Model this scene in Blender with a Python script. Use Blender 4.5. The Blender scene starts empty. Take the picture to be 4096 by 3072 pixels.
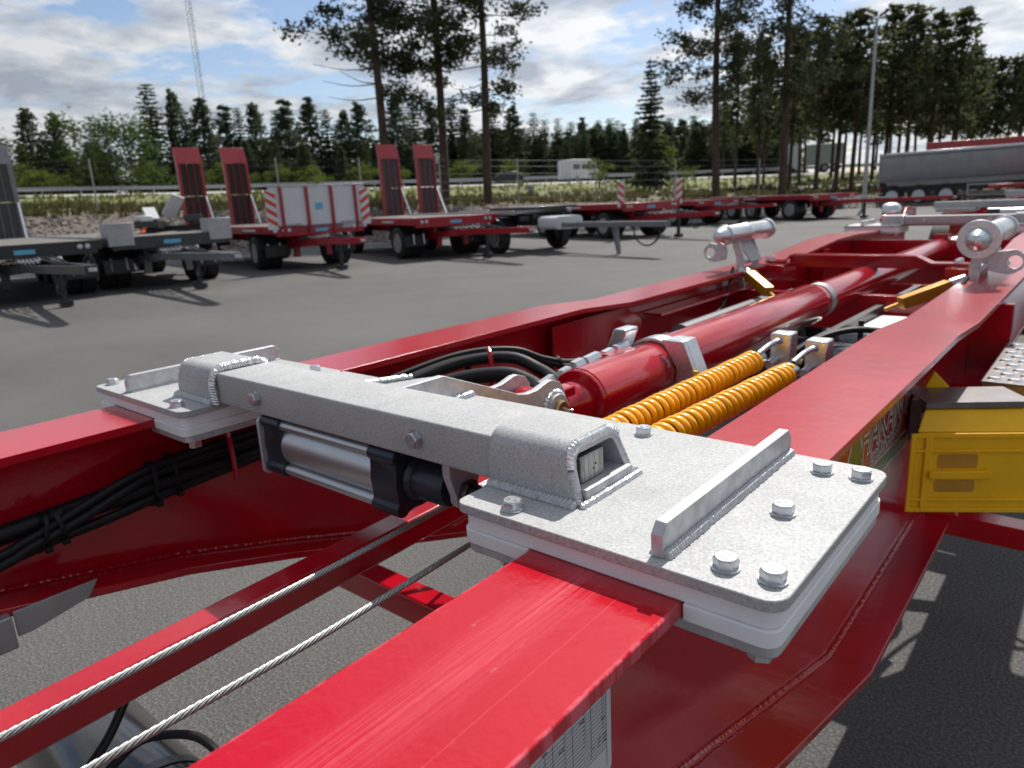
import bpy, bmesh, math, random
from math import sin, cos, pi, radians, atan2, hypot, sqrt
from mathutils import Vector, Matrix, noise

random.seed(7)
S = bpy.context.scene
COL = S.collection

# ------------------------------------------------------------------ camera
RM = Matrix(((0.7659736, 0.12501676, -0.63059912),
             (0.64096906, -0.22393289, 0.73417486),
             (-0.04942772, -0.96655309, -0.25165856)))
cd = bpy.data.cameras.new('camera')
cam = bpy.data.objects.new('camera', cd)
COL.objects.link(cam)
cam.matrix_world = Matrix(((RM[0][0], -RM[0][1], -RM[0][2], 0.0),
                           (RM[1][0], -RM[1][1], -RM[1][2], 0.0),
                           (RM[2][0], -RM[2][1], -RM[2][2], 1.45),
                           (0, 0, 0, 1)))
cd.sensor_fit = 'HORIZONTAL'
cd.sensor_width = 36.0
cd.lens = 25.0
cd.clip_start = 0.02
cd.clip_end = 3000.0
cd.dof.use_dof = True
cd.dof.focus_distance = 0.92
cd.dof.aperture_fstop = 7.5
S.camera = cam

# ------------------------------------------------------------------ view
S.view_settings.view_transform = 'Standard'
S.view_settings.look = 'None'
S.view_settings.gamma = 1.0
S.view_settings.use_curve_mapping = False
S.view_settings.exposure = 0.12

# ------------------------------------------------------------------ sun + sky
SUN_DIR = Vector((-0.19, 0.83, 1.0)).normalized()      # towards the sun
sl = bpy.data.lights.new('sun', 'SUN')
sl.energy = 5.0
sl.angle = radians(0.55)
sl.color = (1.0, 0.955, 0.89)
so = bpy.data.objects.new('sun', sl)
COL.objects.link(so)
so.rotation_euler = SUN_DIR.to_track_quat('Z', 'Y').to_euler()
so.location = (0, 0, 60)

W = bpy.data.worlds.new('World')
S.world = W
W.use_nodes = True
nt = W.node_tree
for n in list(nt.nodes):
    nt.nodes.remove(n)
N = nt.nodes.new
Lk = nt.links.new
def wmath(op, a, b=None, c=None, clamp=False):
    m = N('ShaderNodeMath'); m.operation = op; m.use_clamp = clamp
    for i, v in enumerate((a, b, c)):
        if v is None: continue
        if isinstance(v, (int, float)): m.inputs[i].default_value = v
        else: Lk(v, m.inputs[i])
    return m.outputs[0]
out = N('ShaderNodeOutputWorld')
bg = N('ShaderNodeBackground')
bg.inputs['Strength'].default_value = 0.1
sky = N('ShaderNodeTexSky')
sky.sky_type = 'NISHITA'
sky.sun_disc = False
sky.sun_elevation = math.asin(SUN_DIR.z)
sky.sun_rotation = atan2(SUN_DIR.x, SUN_DIR.y)
sky.air_density = 1.0
sky.dust_density = 0.6
tc = N('ShaderNodeTexCoord')
sep = N('ShaderNodeSeparateXYZ')
Lk(tc.outputs['Generated'], sep.inputs[0])
zc = wmath('MAXIMUM', sep.outputs[2], 0.0)
den = wmath('ADD', zc, 0.16)
cx = wmath('DIVIDE', sep.outputs[0], den)
cy = wmath('DIVIDE', sep.outputs[1], den)
cz = wmath('MULTIPLY', zc, 3.0)
comb = N('ShaderNodeCombineXYZ')
Lk(cx, comb.inputs[0]); Lk(cy, comb.inputs[1]); Lk(cz, comb.inputs[2])
def wnoise(scale, detail, rough, off, dist=0.0):
    mp = N('ShaderNodeMapping')
    mp.inputs['Location'].default_value = off
    Lk(comb.outputs[0], mp.inputs[0])
    t = N('ShaderNodeTexNoise')
    t.inputs['Scale'].default_value = scale
    t.inputs['Detail'].default_value = detail
    t.inputs['Roughness'].default_value = rough
    t.inputs['Distortion'].default_value = dist
    Lk(mp.outputs[0], t.inputs['Vector'])
    return t.outputs['Fac']
def wramp(v, pts):
    r = N('ShaderNodeValToRGB')
    el = r.color_ramp.elements
    while len(el) < len(pts): el.new(0.5)
    for e, (p, c) in zip(el, pts):
        e.position = p
        e.color = c if len(c) == 4 else (*c, 1)
    Lk(v, r.inputs[0])
    return r.outputs[0]
n1 = wnoise(1.55, 10.0, 0.60, (3.7, 1.9, 0.3), 0.15)
cover = wramp(n1, [(0.41, (0, 0, 0)), (0.45, (0.5, 0.5, 0.5)), (0.50, (1, 1, 1))])
n2 = wnoise(2.3, 9.0, 0.58, (9.3, 4.4, 2.0), 0.15)
ccol = wramp(n2, [(0.38, (3.7, 4.1, 4.75)), (0.47, (5.4, 5.75, 6.2)), (0.56, (7.7, 7.8, 7.9))])
# clouds are brighter towards the sun, as thin cloud is
dotn = N('ShaderNodeVectorMath'); dotn.operation = 'DOT_PRODUCT'
Lk(tc.outputs['Generated'], dotn.inputs[0]); dotn.inputs[1].default_value = SUN_DIR
glow = wmath('ADD', 0.70, wmath('MULTIPLY', wmath('POWER', wmath('MAXIMUM', dotn.outputs['Value'], 0.0), 2.0), 0.85))
cb_ = N('ShaderNodeVectorMath'); cb_.operation = 'SCALE'
Lk(ccol, cb_.inputs[0]); Lk(glow, cb_.inputs['Scale'])
ccol = cb_.outputs[0]
cover2 = wmath('MULTIPLY', cover, 0.95)
# clear blue, a little deeper than raw sky near the horizon
skt = N('ShaderNodeMix'); skt.data_type = 'RGBA'; skt.blend_type = 'MULTIPLY'
skt.inputs[0].default_value = 1.0
Lk(sky.outputs[0], skt.inputs[6])
skt.inputs[7].default_value = (1.0, 1.0, 1.06, 1)
mix = N('ShaderNodeMix'); mix.data_type = 'RGBA'
Lk(cover2, mix.inputs[0]); Lk(skt.outputs[2], mix.inputs[6]); Lk(ccol, mix.inputs[7])
Lk(mix.outputs[2], bg.inputs['Color'])
Lk(bg.outputs[0], out.inputs[0])

# ------------------------------------------------------------------ materials
def pmat(name, col, rough=0.5, metal=0.0, coat=0.0, coat_r=0.05, var=0.0, var_scale=8.0, bump=0.0, bump_scale=100.0,
         spec=0.5, stretch=(1, 1, 1), bump2=None, rvar=0.0, col2=None, stain=0.0, stain_scale=14.0):
    m = bpy.data.materials.new(name)
    m.use_nodes = True
    t = m.node_tree
    b = t.nodes['Principled BSDF']
    b.inputs['Base Color'].default_value = (*col, 1)
    b.inputs['Roughness'].default_value = rough
    b.inputs['Metallic'].default_value = metal
    b.inputs['Coat Weight'].default_value = coat
    b.inputs['Coat Roughness'].default_value = coat_r
    b.inputs['Specular IOR Level'].default_value = spec
    co = t.nodes.new('ShaderNodeTexCoord')
    mp = t.nodes.new('ShaderNodeMapping')
    mp.inputs['Scale'].default_value = stretch
    t.links.new(co.outputs['Object'], mp.inputs[0])
    def noi(scale, det=5.0, rg=0.6):
        n = t.nodes.new('ShaderNodeTexNoise')
        n.inputs['Scale'].default_value = scale
        n.inputs['Detail'].default_value = det
        n.inputs['Roughness'].default_value = rg
        t.links.new(mp.outputs[0], n.inputs['Vector'])
        return n.outputs['Fac']
    if var > 0:
        c2 = col2 if col2 else tuple(max(0, c * (1 - var)) for c in col)
        mx = t.nodes.new('ShaderNodeMix'); mx.data_type = 'RGBA'
        rp = t.nodes.new('ShaderNodeMapRange')
        rp.inputs[1].default_value = 0.35; rp.inputs[2].default_value = 0.65
        t.links.new(noi(var_scale), rp.inputs[0])
        t.links.new(rp.outputs[0], mx.inputs[0])
        mx.inputs[6].default_value = (*col, 1); mx.inputs[7].default_value = (*c2, 1)
        t.links.new(mx.outputs[2], b.inputs['Base Color'])
        if stain > 0:
            sr = t.nodes.new('ShaderNodeMapRange')
            sr.inputs[1].default_value = 0.3; sr.inputs[2].default_value = 0.62
            sr.inputs[3].default_value = 1 - stain; sr.inputs[4].default_value = 1.0
            t.links.new(noi(stain_scale, 7.0, 0.68), sr.inputs[0])
            sm = t.nodes.new('ShaderNodeMix'); sm.data_type = 'RGBA'; sm.blend_type = 'MULTIPLY'; sm.inputs[0].default_value = 1
            t.links.new(mx.outputs[2], sm.inputs[6]); t.links.new(sr.outputs[0], sm.inputs[7])
            t.links.new(sm.outputs[2], b.inputs['Base Color'])
        if rvar > 0:
            rr = t.nodes.new('ShaderNodeMapRange')
            rr.inputs[3].default_value = max(0.02, rough - rvar); rr.inputs[4].default_value = min(1, rough + rvar)
            t.links.new(rp.outputs[0], rr.inputs[0])
            t.links.new(rr.outputs[0], b.inputs['Roughness'])
    if bump > 0:
        bp = t.nodes.new('ShaderNodeBump')
        bp.inputs['Strength'].default_value = bump
        bp.inputs['Distance'].default_value = 0.02
        t.links.new(noi(bump_scale, 3.0), bp.inputs['Height'])
        nrm = bp.outputs[0]
        if bump2:
            b2 = t.nodes.new('ShaderNodeBump')
            b2.inputs['Strength'].default_value = bump2[0]
            b2.inputs['Distance'].default_value = 0.02
            t.links.new(noi(bump2[1], 2.0), b2.inputs['Height'])
            t.links.new(nrm, b2.inputs['Normal'])
            nrm = b2.outputs[0]
        t.links.new(nrm, b.inputs['Normal'])
        t.links.new(nrm, b.inputs['Coat Normal'])
    return m

RED = (0.46, 0.003, 0.014)
M = {}
M['red'] = pmat('red_paint', RED, 0.28, 0, 1.0, 0.05, spec=0.1, var=0.10, var_scale=5, stain=0.22, stain_scale=3.5, bump=0.022, bump_scale=260, bump2=(0.02, 22))
M['red_top'] = pmat('red_paint_top', RED, 0.34, 0, 1.0, 0.22, spec=0.1, var=0.10, var_scale=5, stain=0.18, stain_scale=4, bump=0.03, bump_scale=240, bump2=(0.03, 20))
M['red_far'] = pmat('red_paint_far', (0.36, 0.006, 0.018), 0.35, 0, 0.3, 0.08, var=0.2, var_scale=3)
M['galv'] = pmat('galvanised', (0.50, 0.505, 0.50), 0.56, 0.08, var=0.42, var_scale=280, bump=0.012, bump_scale=600, rvar=0.04, bump2=(0.02, 40), col2=(0.34, 0.345, 0.35), spec=0.12, stain=0.15, stain_scale=9)
M['galv_smooth'] = pmat('galvanised_smooth', (0.58, 0.59, 0.61), 0.42, 0.45, var=0.25, var_scale=40, bump=0.03, bump_scale=350, rvar=0.07)
M['weld'] = pmat('zinc_weld', (0.78, 0.79, 0.8), 0.27, 0.9, var=0.2, var_scale=160, bump=0.12, bump_scale=300)
M['weld_dull'] = pmat('zinc_weld_dull', (0.55, 0.56, 0.58), 0.5, 0.5, var=0.25, var_scale=160, bump=0.12, bump_scale=300)
M['zinc'] = pmat('zinc_plate', (0.62, 0.64, 0.67), 0.30, 0.85, var=0.15, var_scale=90, bump=0.006, bump_scale=300, rvar=0.05)
M['steel'] = pmat('bare_steel', (0.48, 0.49, 0.47), 0.36, 0.9, var=0.55, var_scale=30, stretch=(1, 6, 0.6), bump=0.05, bump_scale=200)
M['dark_steel'] = pmat('dark_steel', (0.11, 0.09, 0.085), 0.38, 0.9, var=0.4, var_scale=60, bump=0.04, bump_scale=300)
M['white_plastic'] = pmat('white_plastic', (0.82, 0.82, 0.83), 0.42, 0, var=0.05, var_scale=30, bump=0.015, bump_scale=200)
M['alu'] = pmat('anodised_alu', (0.58, 0.59, 0.61), 0.36, 0.85, var=0.06, var_scale=10)
M['black_cap'] = pmat('black_anodised', (0.028, 0.034, 0.048), 0.34, 0.25, var=0.2, var_scale=20)
M['rubber'] = pmat('black_rubber', (0.008, 0.008, 0.009), 0.5, 0, spec=0.3, var=0.3, var_scale=40, bump=0.02, bump_scale=300)
M['rubber_shiny'] = pmat('black_glossy', (0.014, 0.014, 0.016), 0.16, 0, 0.5, 0.06, var=0.3, var_scale=12, bump=0.02, bump_scale=60)
M['tyre'] = pmat('tyre_rubber', (0.02, 0.02, 0.021), 0.75, 0, var=0.35, var_scale=12)
M['yellow_coil'] = pmat('yellow_plastic_coil', (1.0, 0.45, 0.003), 0.25, 0, 0.4, 0.06, spec=0.3, var=0.06, var_scale=20)
M['yellow'] = pmat('yellow_plastic', (0.90, 0.48, 0.004), 0.45, 0, spec=0.3, var=0.1, var_scale=9, bump=0.05, bump_scale=160)
M['gold'] = pmat('gold_anodised', (0.55, 0.27, 0.03), 0.4, 0.4, var=0.15, var_scale=20)
M['brass'] = pmat('yellow_chromate', (0.55, 0.42, 0.2), 0.28, 0.95, var=0.3, var_scale=30)
M['wire'] = pmat('wire_rope_steel', (0.56, 0.57, 0.55), 0.4, 0.8, var=0.35, var_scale=220, stretch=(1, 1, 1))
M['dark'] = pmat('dark_chassis_paint', (0.02, 0.023, 0.025), 0.35, 0, 0.2, 0.1, var=0.3, var_scale=4)
M['darkgreen'] = pmat('dark_green_paint', (0.035, 0.045, 0.045), 0.35, 0, 0.2, 0.1, var=0.25, var_scale=4)
M['grey'] = pmat('grey_paint', (0.17, 0.175, 0.185), 0.4, 0, 0.2, 0.1, var=0.15, var_scale=3)
M['steelgrey'] = pmat('grey_galv_sheet', (0.42, 0.43, 0.44), 0.45, 0.55, var=0.2, var_scale=8)
M['deck'] = pmat('deck_board', (0.17, 0.155, 0.14), 0.8, 0, var=0.4, var_scale=5, stretch=(1, 9, 1))
M['tread'] = pmat('ramp_tread_rubber', (0.045, 0.026, 0.024), 0.8, 0, var=0.4, var_scale=20)
M['tread_grey'] = pmat('ramp_tread_grey', (0.07, 0.068, 0.07), 0.75, 0, var=0.3, var_scale=20)
M['white'] = pmat('white_panel', (0.62, 0.64, 0.66), 0.4, 0, var=0.08, var_scale=2)
M['orange'] = pmat('orange_strap', (0.75, 0.12, 0.02), 0.6, 0, var=0.15, var_scale=8)
M['sign_red'] = pmat('reflector_red', (0.62, 0.05, 0.02), 0.4, 0, var=0.1, var_scale=4)
M['blue'] = pmat('blue_print', (0.12, 0.42, 0.62), 0.5, 0)
M['glass'] = pmat('dark_glass', (0.02, 0.025, 0.03), 0.06, 0, spec=0.6)
M['tipper'] = pmat('tipper_grey', (0.33, 0.345, 0.37), 0.36, 0.35, var=0.15, var_scale=2)
M['tipper_low'] = pmat('tipper_pale', (0.42, 0.42, 0.41), 0.45, 0.2, var=0.15, var_scale=2)
M['bark'] = pmat('pine_bark', (0.10, 0.066, 0.048), 0.9, 0, var=0.55, var_scale=7, stretch=(1, 1, 0.25), bump=0.6, bump_scale=9)
M['bark_red'] = pmat('pine_bark_upper', (0.14, 0.075, 0.045), 0.9, 0, var=0.5, var_scale=7, stretch=(1, 1, 0.3), bump=0.4, bump_scale=9)
M['concrete'] = pmat('pale_roadway', (0.36, 0.355, 0.34), 0.9, 0, var=0.12, var_scale=0.6)
M['step_sheet'] = pmat('step_sheet', (0.20, 0.18, 0.18), 0.38, 0.75, var=0.2, var_scale=20)
M['lorry_side'] = pmat('pale_tarpaulin', (0.34, 0.39, 0.36), 0.6, var=0.1, var_scale=2)
M['ink'] = pmat('black_ink', (0.03, 0.03, 0.03), 0.6)
M['paper'] = pmat('label_foil', (0.62, 0.63, 0.66), 0.42, 0.1, var=0.04, var_scale=12)
M['reflect_orange'] = pmat('orange_reflection', (0.44, 0.075, 0.008), 0.22, 0, 0.4, 0.05, var=0.12, var_scale=6)  # reflection of the chock put into a colour; no part uses it
M['stick_green'] = pmat('green_film', (0.10, 0.17, 0.04), 0.25, 0, 0.4, 0.05)
M['stick_white'] = pmat('white_film', (0.66, 0.62, 0.58), 0.3, 0, 0.3, 0.05)
M['stick_brown'] = pmat('brown_film', (0.12, 0.06, 0.025), 0.25, 0, 0.4, 0.05)

def leafmat(name, c1, c2, sc, trl=0.5):
    m = pmat(name, c1, 0.75, 0, var=0.5, var_scale=sc, col2=c2)
    t = m.node_tree
    b = t.nodes['Principled BSDF']
    b.inputs['Specular IOR Level'].default_value = 0.2
    tr = t.nodes.new('ShaderNodeBsdfTranslucent')
    ms = t.nodes.new('ShaderNodeMixShader')
    ms.inputs[0].default_value = trl
    src = b.inputs['Base Color'].links[0].from_socket
    t.links.new(src, tr.inputs[0])
    t.links.new(b.outputs[0], ms.inputs[1]); t.links.new(tr.outputs[0], ms.inputs[2])
    t.links.new(ms.outputs[0], t.nodes['Material Output'].inputs[0])
    return m
M['needle'] = leafmat('pine_needles', (0.12, 0.135, 0.06), (0.065, 0.08, 0.036), 0.9)
M['needle_blue'] = leafmat('pine_needles_bluish', (0.10, 0.135, 0.068), (0.055, 0.08, 0.042), 0.9)
M['spruce'] = leafmat('spruce_needles', (0.080, 0.11, 0.05), (0.042, 0.06, 0.03), 0.9)
M['needle_backlit'] = leafmat('backlit_pine_needles', (0.085, 0.10, 0.048), (0.045, 0.056, 0.028), 0.9, 0.25)  # darker copy of the pine needles, backlight darkness put into the colour
M['leaf'] = leafmat('birch_leaves', (0.095, 0.150, 0.035), (0.045, 0.080, 0.025), 0.9)
M['leaf_bright'] = leafmat('bright_leaves', (0.16, 0.22, 0.03), (0.09, 0.13, 0.025), 1.5)
M['heath'] = leafmat('dry_heath', (0.10, 0.085, 0.035), (0.055, 0.06, 0.022), 1.2)
M['grassb'] = leafmat('grass_blades', (0.15, 0.16, 0.045), (0.09, 0.115, 0.03), 0.6)

def asphalt():
    m = bpy.data.materials.new('asphalt')
    m.use_nodes = True
    t = m.node_tree
    b = t.nodes['Principled BSDF']
    b.inputs['Roughness'].default_value = 0.82
    b.inputs['Specular IOR Level'].default_value = 0.35
    co = t.nodes.new('ShaderNodeTexCoord')
    def noi(s, d=4, r=0.6):
        n = t.nodes.new('ShaderNodeTexNoise')
        n.inputs['Scale'].default_value = s; n.inputs['Detail'].default_value = d; n.inputs['Roughness'].default_value = r
        t.links.new(co.outputs['Object'], n.inputs['Vector'])
        return n.outputs['Fac']
    def ramp(v, pts):
        r = t.nodes.new('ShaderNodeValToRGB')
        el = r.color_ramp.elements
        while len(el) < len(pts): el.new(0.5)
        for e, (p, c) in zip(el, pts):
            e.position = p; e.color = (*c, 1)
        t.links.new(v, r.inputs[0])
        return r.outputs[0]
    fine = ramp(noi(110, 5, 0.75), [(0.36, (0.040, 0.040, 0.041)), (0.52, (0.100, 0.098, 0.094)), (0.66, (0.21, 0.20, 0.185))])
    big = ramp(noi(0.32, 9, 0.66), [(0.3, (0.72, 0.73, 0.75)), (0.7, (1.16, 1.15, 1.13))])
    mx = t.nodes.new('ShaderNodeMix'); mx.data_type = 'RGBA'; mx.blend_type = 'MULTIPLY'
    mx.inputs[0].default_value = 1
    t.links.new(fine, mx.inputs[6]); t.links.new(big, mx.inputs[7])
    # pale single stones
    v = t.nodes.new('ShaderNodeTexVoronoi'); v.inputs['Scale'].default_value = 95
    t.links.new(co.outputs['Object'], v.inputs['Vector'])
    dots = ramp(v.outputs['Distance'], [(0.10, (1, 1, 1)), (0.20, (0, 0, 0))])
    gate = ramp(v.outputs['Color'], [(0.80, (0, 0, 0)), (0.84, (1, 1, 1))])
    g = t.nodes.new('ShaderNodeMix'); g.data_type = 'RGBA'; g.blend_type = 'MULTIPLY'; g.inputs[0].default_value = 1
    t.links.new(dots, g.inputs[6]); t.links.new(gate, g.inputs[7])
    m2 = t.nodes.new('ShaderNodeMix'); m2.data_type = 'RGBA'
    t.links.new(g.outputs[2], m2.inputs[0]); t.links.new(mx.outputs[2], m2.inputs[6]); m2.inputs[7].default_value = (0.24, 0.23, 0.21, 1)
    t.links.new(m2.outputs[2], b.inputs['Base Color'])
    bp = t.nodes.new('ShaderNodeBump'); bp.inputs['Strength'].default_value = 0.75; bp.inputs['Distance'].default_value = 0.006
    t.links.new(noi(120, 4, 0.7), bp.inputs['Height'])
    t.links.new(bp.outputs[0], b.inputs['Normal'])
    return m
M['asphalt'] = asphalt()

def worn_red():
    # the front stretch of the near flange: long rubbed streaks and a few scratches in the paint
    m = pmat('red_paint_worn', RED, 0.24, 0, 0.8, 0.08, spec=0.1, var=0.10, var_scale=5, bump=0.03, bump_scale=210, bump2=(0.05, 30))
    t = m.node_tree
    b = t.nodes['Principled BSDF']
    geo = t.nodes.new('ShaderNodeTexCoord')
    sp = t.nodes.new('ShaderNodeSeparateXYZ')
    t.links.new(geo.outputs['Object'], sp.inputs[0])
    def mt(op, a, bb=None, clamp=False):
        q = t.nodes.new('ShaderNodeMath'); q.operation = op; q.use_clamp = clamp
        for i, v in enumerate((a, bb)):
            if v is None: continue
            if isinstance(v, (int, float)): q.inputs[i].default_value = v
            else: t.links.new(v, q.inputs[i])
        return q.outputs[0]
    def stretched(sx, sy, det=4.0, rough=0.6, ofs=0.0):
        mp = t.nodes.new('ShaderNodeMapping'); mp.inputs['Scale'].default_value = (sx, sy, 1)
        mp.inputs['Location'].default_value = (ofs, ofs, 0)
        t.links.new(geo.outputs['Object'], mp.inputs[0])
        n = t.nodes.new('ShaderNodeTexNoise'); n.inputs['Scale'].default_value = 1.0
        n.inputs['Detail'].default_value = det; n.inputs['Roughness'].default_value = rough
        t.links.new(mp.outputs[0], n.inputs['Vector'])
        return n.outputs['Fac']
    # object x runs across the trailer (origin on its middle line): flange spans 0.49 .. 0.69
    dx = mt('SUBTRACT', sp.outputs[0], 0.578)
    band = mt('SUBTRACT', 1.0, mt('MULTIPLY', mt('ABSOLUTE', dx), 24.0), True)
    st = mt('SUBTRACT', stretched(420, 2.2, 5.0, 0.7), 0.40, True)
    st = mt('MULTIPLY', st, 3.2, True)
    soft = mt('MULTIPLY', mt('SUBTRACT', stretched(70, 7, 4.0, 0.65, 3.0), 0.42, True), 2.6, True)
    wear = mt('MULTIPLY', band, mt('ADD', mt('MULTIPLY', st, 0.75), mt('MULTIPLY', soft, 0.35)), True)
    # grey rub marks
    pt = mt('MULTIPLY', mt('SUBTRACT', stretched(150, 40, 5.0, 0.75, 8.0), 0.62, True), 9.0, True)
    pt = mt('MULTIPLY', pt, mt('MULTIPLY', mt('SUBTRACT', stretched(16, 6, 2.0, 0.5, 5.0), 0.52, True), 6.0, True), True)
    # two thin long scratches
    def line(x0, slope, w):
        xx = mt('SUBTRACT', mt('SUBTRACT', sp.outputs[0], x0), mt('MULTIPLY', sp.outputs[1], slope))
        return mt('SUBTRACT', 1.0, mt('DIVIDE', mt('ABSOLUTE', xx), w), True)
    sc = mt('MULTIPLY', line(0.640, -0.015, 0.0006), 0.5, True)
    edge = mt('MULTIPLY', mt('SUBTRACT', mt('ABSOLUTE', mt('SUBTRACT', sp.outputs[0], 0.590)), 0.0935, True), 260.0, True)
    edge = mt('MULTIPLY', edge, mt('MULTIPLY', mt('SUBTRACT', stretched(60, 35, 5.0, 0.7, 2.0), 0.44, True), 8.0, True), True)
    tot = mt('MAXIMUM', mt('MAXIMUM', wear, sc), edge)
    old = b.inputs['Base Color'].links[0].from_socket
    mx = t.nodes.new('ShaderNodeMix'); mx.data_type = 'RGBA'
    t.links.new(mt('MULTIPLY', tot, 0.62), mx.inputs[0]); t.links.new(old, mx.inputs[6]); mx.inputs[7].default_value = (0.74, 0.17, 0.22, 1)
    m2 = t.nodes.new('ShaderNodeMix'); m2.data_type = 'RGBA'
    t.links.new(mt('MULTIPLY', pt, 0.7), m2.inputs[0]); t.links.new(mx.outputs[2], m2.inputs[6]); m2.inputs[7].default_value = (0.42, 0.30, 0.28, 1)
    t.links.new(m2.outputs[2], b.inputs['Base Color'])
    rr = t.nodes.new('ShaderNodeMapRange'); rr.inputs[3].default_value = 0.24; rr.inputs[4].default_value = 0.55
    t.links.new(tot, rr.inputs[0]); t.links.new(rr.outputs[0], b.inputs['Roughness'])
    cw = t.nodes.new('ShaderNodeMapRange'); cw.inputs[3].default_value = 0.75; cw.inputs[4].default_value = 0.15
    t.links.new(tot, cw.inputs[0]); t.links.new(cw.outputs[0], b.inputs['Coat Weight'])
    return m
M['red_worn'] = worn_red()

def ground_mat(name, c1, c2, c3, s1, s2):
    m = bpy.data.materials.new(name); m.use_nodes = True
    t = m.node_tree; b = t.nodes['Principled BSDF']; b.inputs['Roughness'].default_value = 0.95
    co = t.nodes.new('ShaderNodeTexCoord')
    def noi(s, d=5):
        n = t.nodes.new('ShaderNodeTexNoise'); n.inputs['Scale'].default_value = s; n.inputs['Detail'].default_value = d
        n.inputs['Roughness'].default_value = 0.65
        t.links.new(co.outputs['Object'], n.inputs['Vector']); return n.outputs['Fac']
    def mixc(f, a, bb, lo, hi):
        r = t.nodes.new('ShaderNodeMapRange'); r.inputs[1].default_value = lo; r.inputs[2].default_value = hi
        t.links.new(f, r.inputs[0])
        mm = t.nodes.new('ShaderNodeMix'); mm.data_type = 'RGBA'
        t.links.new(r.outputs[0], mm.inputs[0])
        for i, v in ((6, a), (7, bb)):
            if isinstance(v, tuple): mm.inputs[i].default_value = (*v, 1)
            else: t.links.new(v, mm.inputs[i])
        return mm.outputs[2]
    k = mixc(noi(s1), c1, c2, 0.38, 0.62)
    k = mixc(noi(s2), k, c3, 0.48, 0.7)
    t.links.new(k, b.inputs['Base Color'])
    bp = t.nodes.new('ShaderNodeBump'); bp.inputs['Strength'].default_value = 0.8; bp.inputs['Distance'].default_value = 0.05
    t.links.new(noi(s1 * 2), bp.inputs['Height']); t.links.new(bp.outputs[0], b.inputs['Normal'])
    return m
M['gravel'] = ground_mat('gravel_bank', (0.21, 0.17, 0.145), (0.11, 0.09, 0.08), (0.30, 0.26, 0.23), 9.0, 22.0)
M['stone'] = pmat('gravel_stone', (0.19, 0.16, 0.14), 0.9, var=0.5, var_scale=2.5)
M['heath_g'] = ground_mat('heath_ground', (0.115, 0.095, 0.045), (0.065, 0.062, 0.027), (0.17, 0.135, 0.085), 1.3, 3.0)
M['grass_g'] = ground_mat('verge_grass', (0.155, 0.165, 0.05), (0.115, 0.135, 0.035), (0.20, 0.18, 0.085), 0.8, 2.2)
M['forest_g'] = ground_mat('forest_floor', (0.07, 0.07, 0.035), (0.045, 0.05, 0.025), (0.10, 0.09, 0.05), 0.9, 2.2)
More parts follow.
